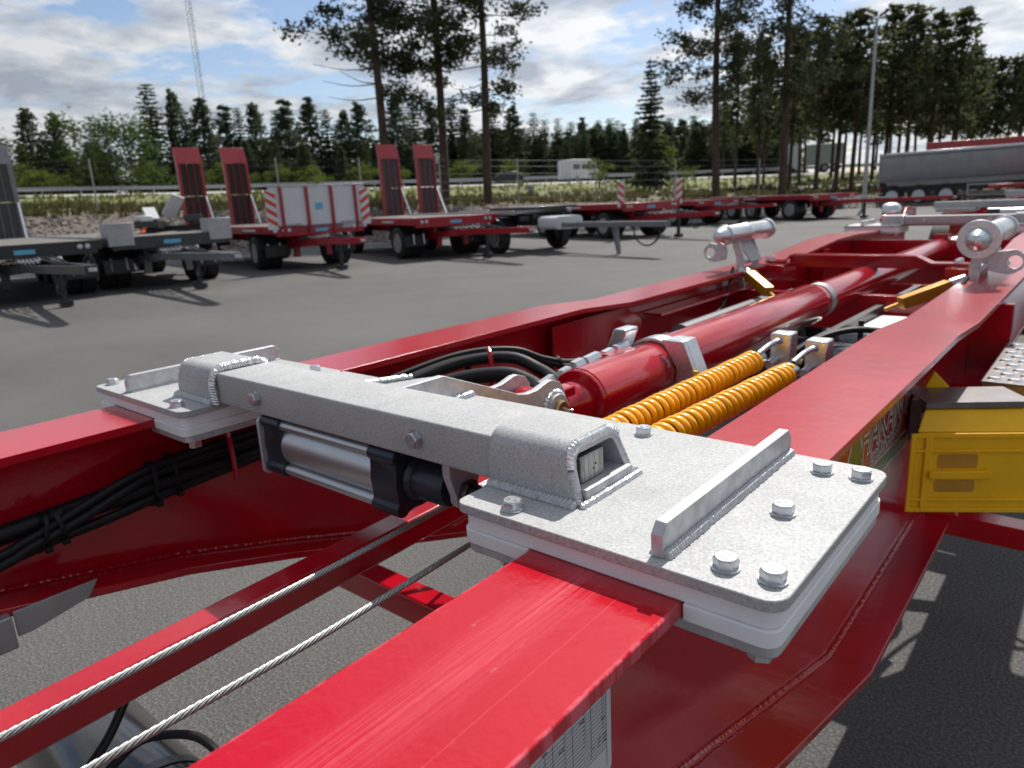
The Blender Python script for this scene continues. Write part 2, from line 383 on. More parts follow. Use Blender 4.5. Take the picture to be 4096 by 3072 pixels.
# ------------------------------------------------------------------ mesh helpers
class MB:
    def __init__(s):
        s.v = []; s.f = []; s.mi = []; s.cur = 0
    def add(s, vs, fs):
        o = len(s.v)
        s.v += [tuple(v) for v in vs]
        s.f += [tuple(i + o for i in f) for f in fs]
        s.mi += [s.cur] * len(fs)
    def box(s, x0, x1, y0, y1, z0, z1):
        s.add([(x0, y0, z0), (x1, y0, z0), (x1, y1, z0), (x0, y1, z0), (x0, y0, z1), (x1, y0, z1), (x1, y1, z1), (x0, y1, z1)],
              [(3, 2, 1, 0), (4, 5, 6, 7), (0, 1, 5, 4), (1, 2, 6, 5), (2, 3, 7, 6), (3, 0, 4, 7)])
        return s
    def obox(s, c, ax, ay, az):        # oriented box: centre and three half-axis vectors
        c = Vector(c); ax = Vector(ax); ay = Vector(ay); az = Vector(az)
        vs = [c + ax * i + ay * j + az * k for k in (-1, 1) for i, j in ((-1, -1), (1, -1), (1, 1), (-1, 1))]
        s.add(vs, [(3, 2, 1, 0), (4, 5, 6, 7), (0, 1, 5, 4), (1, 2, 6, 5), (2, 3, 7, 6), (3, 0, 4, 7)])
        return s
    def bar(s, p0, p1, w, h, up=(0, 0, 1)):
        p0 = Vector(p0); p1 = Vector(p1); d = (p1 - p0); l = d.length; d.normalize()
        sd = d.cross(Vector(up)).normalized(); u = sd.cross(d)
        return s.obox((p0 + p1) / 2, d * (l / 2), sd * (w / 2), u * (h / 2))
    def prism(s, poly, axis, a, b):    # 2D polygon extruded along an axis ('x': poly is (y,z); 'y': (x,z); 'z': (x,y))
        def pt(p, t):
            return (t, p[0], p[1]) if axis == 'x' else (p[0], t, p[1]) if axis == 'y' else (p[0], p[1], t)
        n = len(poly)
        area = sum(poly[i][0] * poly[(i + 1) % n][1] - poly[(i + 1) % n][0] * poly[i][1] for i in range(n))
        if (area < 0) != (axis == 'y'): poly = poly[::-1]
        vs = [pt(p, a) for p in poly] + [pt(p, b) for p in poly]
        fs = [tuple(range(n - 1, -1, -1)), tuple(range(n, 2 * n))] + [(i, (i + 1) % n, n + (i + 1) % n, n + i) for i in range(n)]
        if a > b: fs = [f[::-1] for f in fs]
        s.add(vs, fs)
        return s
    def strip(s, pts_a, pts_b, th):    # plate following two edge polylines (lists of points), thickness th downward
        n = len(pts_a)
        vs = []
        for a, b in zip(pts_a, pts_b):
            a = Vector(a); b = Vector(b)
            vs += [a, b, b - Vector((0, 0, th)), a - Vector((0, 0, th))]
        fs = []
        for i in range(n - 1):
            o = i * 4; q = o + 4
            for k in range(4):
                fs.append((o + k, o + (k + 1) % 4, q + (k + 1) % 4, q + k))
        fs.append((3, 2, 1, 0)); fs.append(tuple(range(4 * n - 4, 4 * n)))
        s.add(vs, fs)
        return s
    def cyl(s, p0, p1, r0, r1=None, n=20, caps=True):
        r1 = r0 if r1 is None else r1
        p0 = Vector(p0); p1 = Vector(p1); d = (p1 - p0).normalized()
        a = Vector((0, 0, 1)) if abs(d.z) < 0.9 else Vector((1, 0, 0))
        u = d.cross(a).normalized(); w = d.cross(u)
        vs = []
        for p, r in ((p0, r0), (p1, r1)):
            for i in range(n):
                t = 2 * pi * i / n
                vs.append(p + (u * cos(t) + w * sin(t)) * r)
        fs = [(i, (i + 1) % n, n + (i + 1) % n, n + i) for i in range(n)]
        fs = [f[::-1] for f in fs] if False else fs
        if caps: fs += [tuple(range(n - 1, -1, -1)), tuple(range(n, 2 * n))]
        s.add(vs, fs)
        return s
    def lathe(s, prof, p0, d, n=24, closed=False):    # prof: (along, radius)
        p0 = Vector(p0); d = Vector(d).normalized()
        a = Vector((0, 0, 1)) if abs(d.z) < 0.9 else Vector((1, 0, 0))
        u = d.cross(a).normalized(); w = d.cross(u)
        vs = []
        for (t, r) in prof:
            for i in range(n):
                q = 2 * pi * i / n
                vs.append(p0 + d * t + (u * cos(q) + w * sin(q)) * max(r, 1e-5))
        fs = []
        m = len(prof)
        for k in range(m - 1 + (1 if closed else 0)):
            k2 = (k + 1) % m
            for i in range(n):
                j = (i + 1) % n
                fs.append((k * n + i, k * n + j, k2 * n + j, k2 * n + i))
        if not closed:
            fs += [tuple(range(n - 1, -1, -1)), tuple(range((m - 1) * n, m * n))]
        s.add(vs, fs)
        return s
    def tube(s, path, r, n=10, ell=None, up=None):   # sweep a circle (or ellipse) along a path
        path = [Vector(p) for p in path]
        m = len(path)
        vs = []
        pu = None
        for i, p in enumerate(path):
            d = (path[min(i + 1, m - 1)] - path[max(i - 1, 0)]).normalized()
            if pu is None:
                a = Vector(up) if up else (Vector((0, 0, 1)) if abs(d.z) < 0.9 else Vector((1, 0, 0)))
                u = (a - d * a.dot(d)).normalized()
            else:
                u = (pu - d * pu.dot(d)).normalized()
            pu = u; w = d.cross(u)
            rr = r(i / (m - 1)) if callable(r) else r
            e = ell or (1, 1)
            for k in range(n):
                t = 2 * pi * k / n
                vs.append(p + (u * cos(t) * e[0] + w * sin(t) * e[1]) * rr)
        fs = []
        for i in range(m - 1):
            for k in range(n):
                j = (k + 1) % n
                fs.append((i * n + k, i * n + j, (i + 1) * n + j, (i + 1) * n + k))
        fs += [tuple(range(n - 1, -1, -1)), tuple(range((m - 1) * n, m * n))]
        s.add(vs, fs)
        return s
    def weld(s, path, r, pitch=0.004, n=8, seed=1, flat=(1, 1)):
        rnd = random.Random(seed)
        P = resample(path, pitch / 4)
        m = len(P); vs = []; pu = None
        offs = [rnd.uniform(0.75, 1.25) for _ in range(int(m / 4) + 3)]
        for i, p in enumerate(P):
            d = (P[min(i + 1, m - 1)] - P[max(i - 1, 0)]).normalized()
            a = Vector((0, 0, 1)) if abs(d.z) < 0.9 else Vector((1, 0, 0))
            u = (a - d * a.dot(d)).normalized() if pu is None else (pu - d * pu.dot(d)).normalized()
            pu = u; w = d.cross(u)
            for k in range(n):
                t = 2 * pi * k / n
                ph = i / 4 + 1.2 * abs(sin(t / 2 + 0.6))
                q = int(ph) % len(offs)
                fr = ph - int(ph)
                rr = r * (0.78 + 0.34 * fr) * (0.65 + 0.35 * offs[q])
                if i in (0, m - 1): rr *= 0.4
                vs.append(p + u * cos(t) * rr * flat[0] + w * sin(t) * rr * flat[1])
        fs = []
        for i in range(m - 1):
            for k in range(n):
                j = (k + 1) % n
                fs.append((i * n + k, i * n + j, (i + 1) * n + j, (i + 1) * n + k))
        fs += [tuple(range(n - 1, -1, -1)), tuple(range((m - 1) * n, m * n))]
        s.add(vs, fs)
        return s
    def add_quadplate(s, q, th):
        q = [Vector(v) for v in q]
        n = (q[1] - q[0]).cross(q[2] - q[0]).normalized()
        if n.z < 0: n = -n
        lo = [v - n * th for v in q]
        s.add(q + lo, [(0, 1, 2, 3), (7, 6, 5, 4)] + [(i, 4 + i, 4 + (i + 1) % 4, (i + 1) % 4) for i in range(4)])
        return s
    def shift(s, x, y, z):
        s.v = [(a + x, b + y, c + z) for a, b, c in s.v]
        return s
    def build(s, name, mat, parent=None, bevel=0.0, smooth=True, ang=35, seg=2, flip=False, org=None):
        me = bpy.data.meshes.new(name)
        o3 = Vector(ORG.get(parent.name, (0, 0, 0))) if parent else Vector(org or (0, 0, 0))
        me.from_pydata([tuple(Vector(v) - o3) for v in s.v], [], s.f)
        mats = mat if isinstance(mat, (list, tuple)) else [mat]
        for q in mats: me.materials.append(M[q] if isinstance(q, str) else q)
        if len(mats) > 1: me.polygons.foreach_set('material_index', s.mi)
        me.validate()
        bm = bmesh.new(); bm.from_mesh(me)
        bmesh.ops.recalc_face_normals(bm, faces=bm.faces)
        bm.to_mesh(me); bm.free()
        if smooth:
            me.shade_smooth()
            me.set_sharp_from_angle(angle=radians(ang))
        ob = bpy.data.objects.new(name, me)
        COL.objects.link(ob)
        if parent:
            ob.parent = parent
            ORG[ob.name] = tuple(o3)
        else:
            ob.location = o3
            ORG[ob.name] = tuple(o3)
        if bevel > 0:
            md = ob.modifiers.new('bevel', 'BEVEL'); md.width = bevel; md.segments = seg
            md.limit_method = 'ANGLE'; md.angle_limit = radians(40)
            md.harden_normals = False
        return ob
ORG = {}

def resample(path, step):
    P = [Vector(p) for p in path]; out = [P[0]]
    for a, b in zip(P[:-1], P[1:]):
        l = (b - a).length; k = max(1, int(round(l / step)))
        for i in range(1, k + 1): out.append(a.lerp(b, i / k))
    return out

def smooth_path(pts, k=8):             # Catmull-Rom
    P = [Vector(p) for p in pts]; P = [P[0] * 2 - P[1]] + P + [P[-1] * 2 - P[-2]]
    out = []
    for i in range(1, len(P) - 2):
        for j in range(k):
            t = j / k
            a, b, c, d = P[i - 1], P[i], P[i + 1], P[i + 2]
            out.append(0.5 * ((2 * b) + (c - a) * t + (2 * a - 5 * b + 4 * c - d) * t * t + (3 * b - a - 3 * c + d) * t ** 3))
    out.append(P[-2])
    return out

def rrect(x0, x1, y0, y1, r, n=5):     # rounded rectangle, r one value or four (x0y0, x1y0, x1y1, x0y1)
    rs = r if isinstance(r, (list, tuple)) else (r,) * 4
    pts = []
    for (cx, cy, a0, q) in ((x0, y0, pi, rs[0]), (x1, y0, 1.5 * pi, rs[1]), (x1, y1, 0, rs[2]), (x0, y1, 0.5 * pi, rs[3])):
        sx = 1 if cx == x0 else -1; sy = 1 if cy == y0 else -1
        if q <= 0: pts.append((cx, cy)); continue
        for i in range(n + 1):
            a = a0 + (pi / 2) * i / n
            pts.append((cx + sx * q + q * cos(a), cy + sy * q + q * sin(a)))
    return pts

def tag(o, label=None, cat=None, group=None, kind=None):
    if label: o['label'] = label
    if cat: o['category'] = cat
    if group: o['group'] = group
    if kind: o['kind'] = kind
    return o
def thing(name, label, cat, org=(0, 0, 0), group=None):
    o = bpy.data.objects.new(name, None); COL.objects.link(o)
    o.empty_display_size = 0.2
    o.location = org; ORG[o.name] = tuple(org)
    return tag(o, label, cat, group)
def copy_tree(o, parent=None):
    kids = CH.get(o.name) if False else list(o.children)
    c = o.copy(); COL.objects.link(c); c.parent = parent
    if parent: c.matrix_parent_inverse = o.matrix_parent_inverse
    ORG[c.name] = ORG.get(o.name, (0, 0, 0))
    for k in kids: copy_tree(k, c)
    return c
def text_mesh(mb, body, size, o, ex, ey, ez, depth=0.0003, shear=0.0, align='LEFT', off=0.0):
    # lettering as geometry: glyph outlines laid on the plane (ex, ey) at point o, raised along ez
    cu = bpy.data.curves.new('txt', 'FONT'); cu.body = body; cu.size = size; cu.shear = shear
    cu.align_x = align; cu.resolution_u = 2; cu.extrude = depth; cu.offset = off
    ob = bpy.data.objects.new('txt', cu); COL.objects.link(ob)
    dg = bpy.context.evaluated_depsgraph_get()
    me = bpy.data.meshes.new_from_object(ob.evaluated_get(dg))
    o = Vector(o); ex = Vector(ex); ey = Vector(ey); ez = Vector(ez)
    mb.add([o + ex * v.co.x + ey * v.co.y + ez * (v.co.z + depth) for v in me.vertices], [tuple(p.vertices) for p in me.polygons])
    bpy.data.objects.remove(ob); bpy.data.meshes.remove(me); bpy.data.curves.remove(cu)

def fit_text(mb, body, o, ex, ey, ez, w, h, depth=0.0002, off=0.0):
    tmp = MB(); text_mesh(tmp, body, 1.0, (0, 0, 0), (1, 0, 0), (0, 1, 0), (0, 0, 1), 0.0, 0.0, 'LEFT', off)
    xs = [v[0] for v in tmp.v]; ys = [v[1] for v in tmp.v]
    x0, x1, y0, y1 = min(xs) + off, max(xs) - off, min(ys) + off, max(ys) - off
    o = Vector(o); ex = Vector(ex) * (w / (x1 - x0)); ey = Vector(ey) * (h / (y1 - y0)); ez = Vector(ez)
    mb.add([o + ex * (v[0] - x0) + ey * (v[1] - y0) + ez * depth for v in tmp.v], tmp.f)

def hexbolt(p, d, af, h, wr, wh, parent, name='bolt', mark=True, spin=0.0, mat='zinc', washer=True, bname=None):
    # hexagon head + washer on a surface at p, standing along d
    p = Vector(p); d = Vector(d).normalized()
    a = Vector((0, 0, 1)) if abs(d.z) < 0.9 else Vector((1, 0, 0))
    u0 = d.cross(a).normalized(); w0 = d.cross(u0)
    u = u0 * cos(spin) + w0 * sin(spin); w = d.cross(u)
    R = af / sqrt(3)
    b = MB()
    base = p + d * (wh if washer else 0)
    n = 24
    rings = []
    for (hh, lim) in ((0, None), (h * 0.86, None), (h, 'top')):
        ring = []
        for i in range(n):
            t = 2 * pi * i / n
            tt = (t + pi / 6) % (pi / 3) - pi / 6
            rr = af / 2 / cos(tt)
            z = hh
            if lim == 'top': rr = min(rr, af / 2) * 0.93
            elif hh > 0: z = hh - (rr - af / 2) * 0.55
            ring.append(base + d * z + (u * cos(t) + w * sin(t)) * rr)
        rings.append(ring)
    vs = [q for r_ in rings for q in r_]
    fs = []
    for k in range(2):
        for i in range(n):
            j = (i + 1) % n
            fs.append((k * n + i, k * n + j, (k + 1) * n + j, (k + 1) * n + i))
    fs.append(tuple(range(2 * n, 3 * n)))
    b.add(vs, fs)
    if mark:
        text_mesh(b, '8.8', af * 0.3, base + d * h - u * af * 0.24 + w * af * 0.1, u, w, d, 0.00025)
        text_mesh(b, 'JI', af * 0.26, base + d * h - u * af * 0.14 - w * af * 0.3, u, w, d, 0.00025)
    bo = b.build(name, mat, parent, ang=25)
    if washer:
        q = MB().lathe([(0.0001, wr * 0.55), (0.0001, wr), (wh, wr), (wh, wr * 0.55)], p, d, 28)
        q.build('washer', mat, bo)
    return bo
# ------------------------------------------------------------------ the near hook-lift trailer (model coordinates = world)
TC = -0.98                      # its middle line
trailer = thing('hooklift_trailer', 'red hook lift trailer chassis with two long beams filling the foreground', 'trailer', (TC, 0, 0))
PROF = [(-1.2, 1.05), (0.3, 1.05), (2.13, 1.05), (2.48, 1.027), (4.45, 1.030), (5.2, 1.078), (5.65, 1.08), (6.1, 1.066), (7.6, 1.066)]
def flz(y):
    for (a, za), (b, zb) in zip(PROF[:-1], PROF[1:]):
        if y <= b: return za + (zb - za) * max(0, (y - a)) / (b - a)
    return PROF[-1][1]
LOW = [(-1.2, 0.80), (0.0, 0.80), (0.26, 0.775), (0.6, 0.705), (0.85, 0.632), (1.12, 0.545), (1.467, 0.435), (2.40, 0.435), (2.78, 0.76), (7.6, 0.78)]
def loz(y):
    for (a, za), (b, zb) in zip(LOW[:-1], LOW[1:]):
        if y <= b: return za + (zb - za) * max(0, (y - a)) / (b - a)
    return LOW[-1][1]
FW = 0.098                      # half flange width
YF = 0.568                      # where the wear stops at the plate
def beam(cx, near):
    ys = sorted(set([p[0] for p in PROF] + [l[0] for l in LOW]))
    web = MB()
    a = [(y, flz(y) - 0.016) for y in ys]; c = [(y, loz(y) - 0.004) for y in ys]
    web.prism(a + c[::-1], 'x', cx - 0.006, cx + 0.006)
    wo = web.build('main_beam', 'red', trailer, smooth=False)
    tag(wo, 'right hand main beam' if near else 'left hand main beam')
    yy = [p[0] for p in PROF]
    if near: yy = [y for y in yy if y >= 0.57]; yy = [0.585] + yy
    f = MB().strip([(cx - FW, y, flz(y)) for y in yy], [(cx + FW, y, flz(y)) for y in yy], 0.017)
    f.build('top_flange', 'red_top', wo, bevel=0.001)
    if near:
        g = MB().strip([(cx - FW, y, 1.05) for y in (-1.2, 0.585)], [(cx + FW, y, 1.05) for y in (-1.2, 0.585)], 0.017)
        tag(g.build('top_flange', 'red_worn', wo, bevel=0.0022), 'scratched front stretch of the top flange')
    ly = [l[0] for l in LOW]
    MB().strip([(cx - FW, y, loz(y)) for y in ly], [(cx + FW, y, loz(y)) for y in ly], 0.018).build('bottom_flange', 'red', wo, bevel=0.002)
    sd = 1 if near else -1
    sx = cx + (0.009 if near else 0.009)
    path = [(sx, y, loz(y) + 0.003) for y in (0.1, 0.26, 0.6, 0.85, 1.12, 1.467, 2.4)]
    MB().weld(path, 0.0058, 0.013, 7, 3).build('weld_seam', 'red', wo)
    return wo
BR = TC + 0.59; BL = TC - 0.59
beam_r = beam(BR, True)
beam_l = beam(BL, False)

# plate weld in the lower flange of the near beam, sticker and data label on its web
wx = BR + 0.006
lab = MB(); y0, y1, z0, z1 = 0.20, 0.566, 0.806, 1.02
lab.prism(rrect(y0, y1, z0, z1, 0.012), 'x', wx + 0.0004, wx + 0.001)
lab.shift(0, 0.025, -0.014); lab_o = lab.build('data_label', 'paper', trailer)
pr = MB()
ex, ey, ez = (0, 1, 0), (0, 0, 1), (1, 0, 0)
px = wx + 0.00115
def hl(ya, yb, z, w=0.0005): pr.box(px, px + 0.0002, ya, yb, z - w / 2, z + w / 2)
def vl(y, za, zb, w=0.0005): pr.box(px, px + 0.0002, y - w / 2, y + w / 2, za, zb)
R_ = 0.0052
top = 0.935
hl(0.21, 0.556, top); vl(0.556, 0.82, 1.005); vl(0.525, 0.85, top); vl(0.49, 0.85, 0.96); vl(0.455, 0.82, 0.96); vl(0.36, 0.82, 0.97); vl(0.418, 0.85, 0.93)
for k in range(18): hl(0.36 if k > 3 else 0.49, 0.556, top - R_ * k)
for k in range(8): hl(0.21, 0.36, 0.94 - 0.012 * k)
text_mesh(pr, 'TCDB38102117', 0.0052, (px, 0.512, 0.955), ex, ey, ez, 0.0001)
for (tx, y, z, s) in (('Styk 4', 0.535, 0.9365, .0045), ('Styk 3', 0.502, 0.931, .0045), ('Styk 1', 0.463, 0.922, .0045), ('ALS2', 0.503, 0.910, .0045), ('ALS2', 0.465, 0.899, .0045),
                      ('GIO', 0.437, 0.915, .005), ('R1CH3246', 0.383, 0.928, .0065), ('SERVICE', 0.330, 0.935, .0065), ('(bar)', 0.545, 0.888, .004),
                      ('348', 0.538, 0.866, .004), ('348', 0.538, 0.861, .004), ('341', 0.538, 0.856, .004), ('4364', 0.547, 0.866, .004), ('4364', 0.547, 0.861, .004), ('3988', 0.547, 0.856, .004), ('70', 0.527, 0.861, .004)):
    text_mesh(pr, tx, s, (px, y, z), ex, ey, ez, 0.0001)
for k in range(4): text_mesh(pr, str(k + 1), .004, (px, 0.441, 0.910 - k * R_), ex, ey, ez, 0.0001)
for c in range(3):
    for k in range(9): pr.box(px, px + 0.0002, 0.473 + c * 0.037, 0.478 + c * 0.037, 0.918 - R_ * k - .0004, 0.918 - R_ * k + .0001)
pr.box(px, px + 0.0002, 0.437, 0.487, 0.929, 0.943)
pr.shift(0, 0.025, -0.014); pr.build('print', 'ink', lab_o, smooth=False)

# sticker on the web behind the near plate: outlined capitals and a green bar
stx = wx + 0.0002
lt = MB(); lo = MB()
for body, y, z, w_, h_, of in (('HAKAN', 1.63, 0.846, 0.375, 0.085, 0.05), ('EQUIPMENT', 1.71, 0.8015, 0.30, 0.031, 0.085)):
    fit_text(lo, body, (stx, y, z), ex, ey, ez, w_, h_, 0.0004, of)
    fit_text(lt, body, (stx, y, z), ex, ey, ez, w_, h_, 0.0008)
fit_text(lo, 'R', (stx, 2.055, 0.858), ex, ey, ez, 0.022, 0.026, 0.0004)
lo.prism([(2.066 + .024 * cos(t), .871 + .03 * sin(t)) for t in [2 * pi * k / 24 for k in range(25)]] + [(2.066 + .021 * cos(t), .871 + .0265 * sin(t)) for t in [-2 * pi * k / 24 for k in range(25)]], 'x', stx + .0003, stx + .0006)
lo.build('lettering_outline', 'stick_white', trailer, smooth=False)
lt.build('lettering', 'stick_brown', trailer, smooth=False)
MB().prism([(1.44, 0.752), (1.857, 0.752), (2.085, 0.745), (2.086, 0.788), (1.76, 0.793), (1.66, 0.793), (1.60, 0.93), (1.57, 0.93)], 'x', stx + 0.0002, stx + 0.0005).build('stripe', 'stick_green', trailer, smooth=False)
MB().prism([(1.42, 0.748), (1.857, 0.748), (2.090, 0.741), (2.091, 0.792), (1.76, 0.797), (1.664, 0.797), (1.604, 0.934), (1.564, 0.934)], 'x', stx + 0.0001, stx + 0.00015).build('stripe_border', 'stick_white', trailer, smooth=False)

# spine tube in the middle, between the beams
sp = MB()
sp.strip([(TC - 0.033, y, z) for y, z in ((-1.0, 0.83), (0.15, 0.858), (1.0, 0.878), (1.3, 0.885))], [(TC + 0.021, y, z) for y, z in ((-1.0, 0.83), (0.15, 0.858), (1.0, 0.878), (1.3, 0.885))], 0.052)
sp.build('spine_tube', 'red', trailer, bevel=0.004)
# cross tubes and cross members
def xtube(y0, y1, z0, z1, nm='cross_tube', bev=0.006):
    return MB().box(BL + 0.006, BR - 0.006, y0, y1, z0, z1).build(nm, 'red', trailer, bevel=bev)
xtube(1.02, 1.09, 0.425, 0.50)
xtube(-0.55, -0.48, 0.70, 0.78)
xtube(3.62, 3.67, 0.76, 0.93, 'cross_member', 0.002)
xtube(4.6, 4.64, 0.70, 0.86, 'cross_member', 0.002)
xtube(5.85, 5.9, 0.70, 1.02, 'cross_member', 0.002)
# gusset plates and inner ledges on the left beam
g = MB()
g.prism([(2.62, 0.46), (2.62, 0.93), (2.50, 1.0), (2.0, 1.0), (2.0, 0.46)], 'x', BL + 0.05, BL + 0.06)
g.build('gusset', 'red', trailer, bevel=0.001)
MB().box(BL + 0.02, BL + 0.11, 2.7, 4.0, 0.935, 0.945).build('ledge', 'red', trailer, bevel=0.001)
MB().lathe([(0, 0.045), (0.012, 0.045), (0.012, 0.032), (-0.01, 0.03)], (BL + 0.06, 2.42, 0.88), (1, 0, 0), 24).build('guide_ring', 'grey', trailer)
MB().bar((BL + 0.12, 5.0, 0.96), (TC - 0.08, 4.55, 0.90), 0.14, 0.012, (0.3, 0.2, 1)).build('brace', 'red', trailer, bevel=0.001)
MB().prism([(4.9, 0.6), (4.9, 1.03), (5.02, 1.03), (4.95, 0.6)], 'x', BL + 0.012, BL + 0.1).build('gusset', 'red', trailer, bevel=0.001)
# raised cross rail with stepped feet bolted to both beams
cr = MB()
prof = [(-0.52, 1.048), (-0.42, 1.048), (-0.385, 1.083), (0.22, 1.083), (0.29, 1.048), (0.47, 1.048)]
cr.strip([(TC + x, 3.96, z) for x, z in prof], [(TC + x, 4.05, z) for x, z in prof], 0.012)
cr.box(TC - 0.40, TC + 0.25, 4.0, 4.01, 1.015, 1.071)
cro = cr.build('cross_rail', 'red', trailer, bevel=0.0015)
for (x, y) in ((-0.507, 3.965), (-0.507, 4.04), (0.40, 3.965), (0.40, 4.04)):
    hexbolt((TC + x, y, 1.0485), (0, 0, 1), 0.024, 0.016, 0.016, 0.003, cro, mark=False)
for xa, xb in ((0.36, 0.50), (-0.52, -0.40)): MB().box(TC + xa, TC + xb, 3.9, 4.1, 0.99, 1.03).build('rail_seat', 'red', trailer, bevel=0.002)

# outrigger beam and step on the right-hand side
MB().box(BR + 0.03, BR + 0.75, 2.36, 2.44, 0.385, 0.452).build('outrigger', 'red', trailer, bevel=0.003)
st = MB()
sx0, sx1, sy0, sy1, sz = BR + 0.125, BR + 0.62, 2.42, 3.05, 0.865
st.box(sx0, sx1, sy0, sy1, sz - 0.005, sz)
st.box(sx0, sx0 + 0.005, sy0, sy1, sz - 0.2, sz - 0.005)
fr = [(sx0, sz - 0.005), (sx1, sz - 0.005), (sx1, sz - 0.24), (sx0, sz - 0.24)]
# front face with two cut-outs, made of strips
st.prism([(sx0, sz - .0052), (sx1, sz - .0052), (sx1, sz - .03), (sx0, sz - .03)], 'y', sy0, sy0 + .005)
for (a, b_) in ((sx0, sx0 + .04), (sx0 + .20, sx0 + .24), (sx1 - .06, sx1)):
    st.prism([(a, sz - .03), (b_, sz - .03), (b_ + .05, sz - .20), (a + (.0 if a == sx0 else .05), sz - .20)], 'y', sy0, sy0 + .005)
st.prism([(sx0, sz - .20), (sx1, sz - .20), (sx1, sz - .24), (sx0, sz - .24)], 'y', sy0, sy0 + .005)
so_ = st.build('step', 'step_sheet', trailer, bevel=0.001)
tr = MB()
for i in range(10):
    for j in range(9):
        cx_ = sx0 + 0.03 + i * 0.05 + (0.025 if j % 2 else 0); cy_ = sy0 + 0.04 + j * 0.066
        n = 8
        ring = [(cx_ + 0.021 * cos(2 * pi * k / n), cy_ + 0.014 * sin(2 * pi * k / n), sz) for k in range(n)]
        topr = [(cx_ + 0.014 * cos(2 * pi * k / n), cy_ + 0.009 * sin(2 * pi * k / n), sz + 0.006) for k in range(n)]
        tr.add(ring + topr, [(k, (k + 1) % n, n + (k + 1) % n, n + k) for k in range(n)] + [tuple(range(n, 2 * n))])
tr.build('tread_dimples', 'weld', so_)['kind'] = 'stuff'
MB().box(BR + 0.006, BR + 0.13, 3.05, 3.09, 0.45, 1.0).build('side_panel', 'red', trailer, bevel=0.001)
# white lamp strip / grey holder plate for the chock
CA = radians(33.0)
def crot(m):
    c0, s0 = cos(CA), sin(CA); ox, oy = -0.336, 1.90
    m.v = [(ox + (a - ox) * c0 - (b - oy) * s0, oy + (a - ox) * s0 + (b - oy) * c0, z) for a, b, z in m.v]
    return m
ho = MB()
ho.box(-0.285, -0.035, 1.955, 2.10, 0.899, 0.902)
ho.prism([(-0.285, 0.886), (-0.035, 0.886), (-0.035, 0.8988), (-0.285, 0.8988)], 'y', 1.955, 1.958)
crot(ho)
ho.box(BR + 0.012, BR + 0.0395, 2.08, 2.24, 0.76, 0.875)
ho.box(BR + 0.0396, BR + 0.06, 2.09, 2.23, 0.84, 0.87)
ho.build('chock_holder', 'step_sheet', trailer, bevel=0.0012)  # shade lying on the plate is put into this dark sheet colour

# things low between the beams: axle, air tank, brake chambers, hoses are children of the trailer
MB().lathe([(0, 0.0), (0.010, 0.05), (0.03, 0.095), (0.06, 0.122), (0.10, 0.138), (0.13, 0.14), (0.70, 0.14), (0.74, 0.125), (0.78, 0.06)], (TC - 0.30, 0.44, 0.135), (-1, 0, 0), 40).build('air_tank', 'rubber_shiny', trailer)
MB().tube(smooth_path([(-1.42, 0.27, 0.33), (-1.405, 0.36, 0.40), (-1.42, 0.43, 0.405), (-1.35, 0.495, 0.405), (-1.265, 0.51, 0.39), (-1.23, 0.53, 0.30)], 8), 0.009, 10).build('air_hose', 'rubber', trailer)
for dx in (0, -.014): MB().tube(smooth_path([(-1.40 + dx, 0.22, 0.36), (-1.41 + dx, 0.30, 0.40), (-1.43 + dx, 0.37, 0.44), (-1.42 + dx, 0.42, 0.52), (-1.40 + dx, 0.48, 0.62)], 8), 0.0055, 8).build('air_hose', 'rubber', trailer)
MB().lathe([(0, .1402), (0, .143), (.03, .143), (.03, .1402)], (TC - .5, .44, .135), (-1, 0, 0), 40).build('tank_strap', 'dark', trailer)
MB().box(-1.475, -1.45, 0.238, 0.270, 0.700, 0.765).build('light_bracket', 'steelgrey', trailer, bevel=0.003)
MB().prism([(0.2755, 0.765), (0.42, 0.765), (0.40, 0.735), (0.30, 0.715), (0.2755, 0.715)], 'x', -1.47, -1.464).build('light_bracket', 'steelgrey', trailer, bevel=0.001)
def wheel(parent, x, y, z, r, w, axis=(1, 0, 0), far=False, rim='alu'):
    ax = Vector(axis).normalized(); c = Vector((x, y, z))
    n = 18 if far else 32
    t = MB().lathe([(-w * .5, r * .62), (-w * .5, r * .9), (-w * .42, r), (w * .42, r), (w * .5, r * .9), (w * .5, r * .62), (w * .2, r * .6), (-w * .2, r * .6)], c, ax, n, closed=True)
    to = t.build('wheel', 'tyre', parent)
    q = MB().lathe([(w * .45, r * .62), (w * .47, r * .56), (w * .30, r * .5), (w * .12, r * .46), (w * .05, r * .22), (w * .22, r * .16), (w * .24, 0.0)], c, ax, n)
    q.build('rim', rim, to)
    if far:
        MB().lathe([(w * .2, r * .17), (w * .42, r * .15), (w * .44, 0.02)], c, ax, 10).build('hub', 'red_far', to)
    return to
for yy in (4.7, 6.0):
    MB().cyl((BL - 0.3, yy, 0.42), (BR + 0.3, yy, 0.42), 0.065, n=20).build('axle', 'dark', trailer)
for yy in (4.7, 6.0):
    wheel(trailer, BL - 0.42, yy, 0.41, 0.41, 0.30, (-1, 0, 0))
    wheel(trailer, BR + 0.50, yy, 0.41, 0.41, 0.30, (1, 0, 0))
for (x, y) in ((-0.78, 2.25), (-1.2, 2.6)):
    MB().lathe([(0, 0.03), (0.01, 0.085), (0.09, 0.10), (0.10, 0.105), (0.11, 0.10), (0.19, 0.085), (0.2, 0.03)], (x, y - 0.1, 0.66), (0.2, 1, 0.15), 24).build('brake_chamber', 'rubber', trailer)
MB().prism(rrect(-0.84, -0.60, 0.55, 0.85, 0.05), 'y', 3.24, 3.55).build('water_tank', 'white_plastic', trailer)
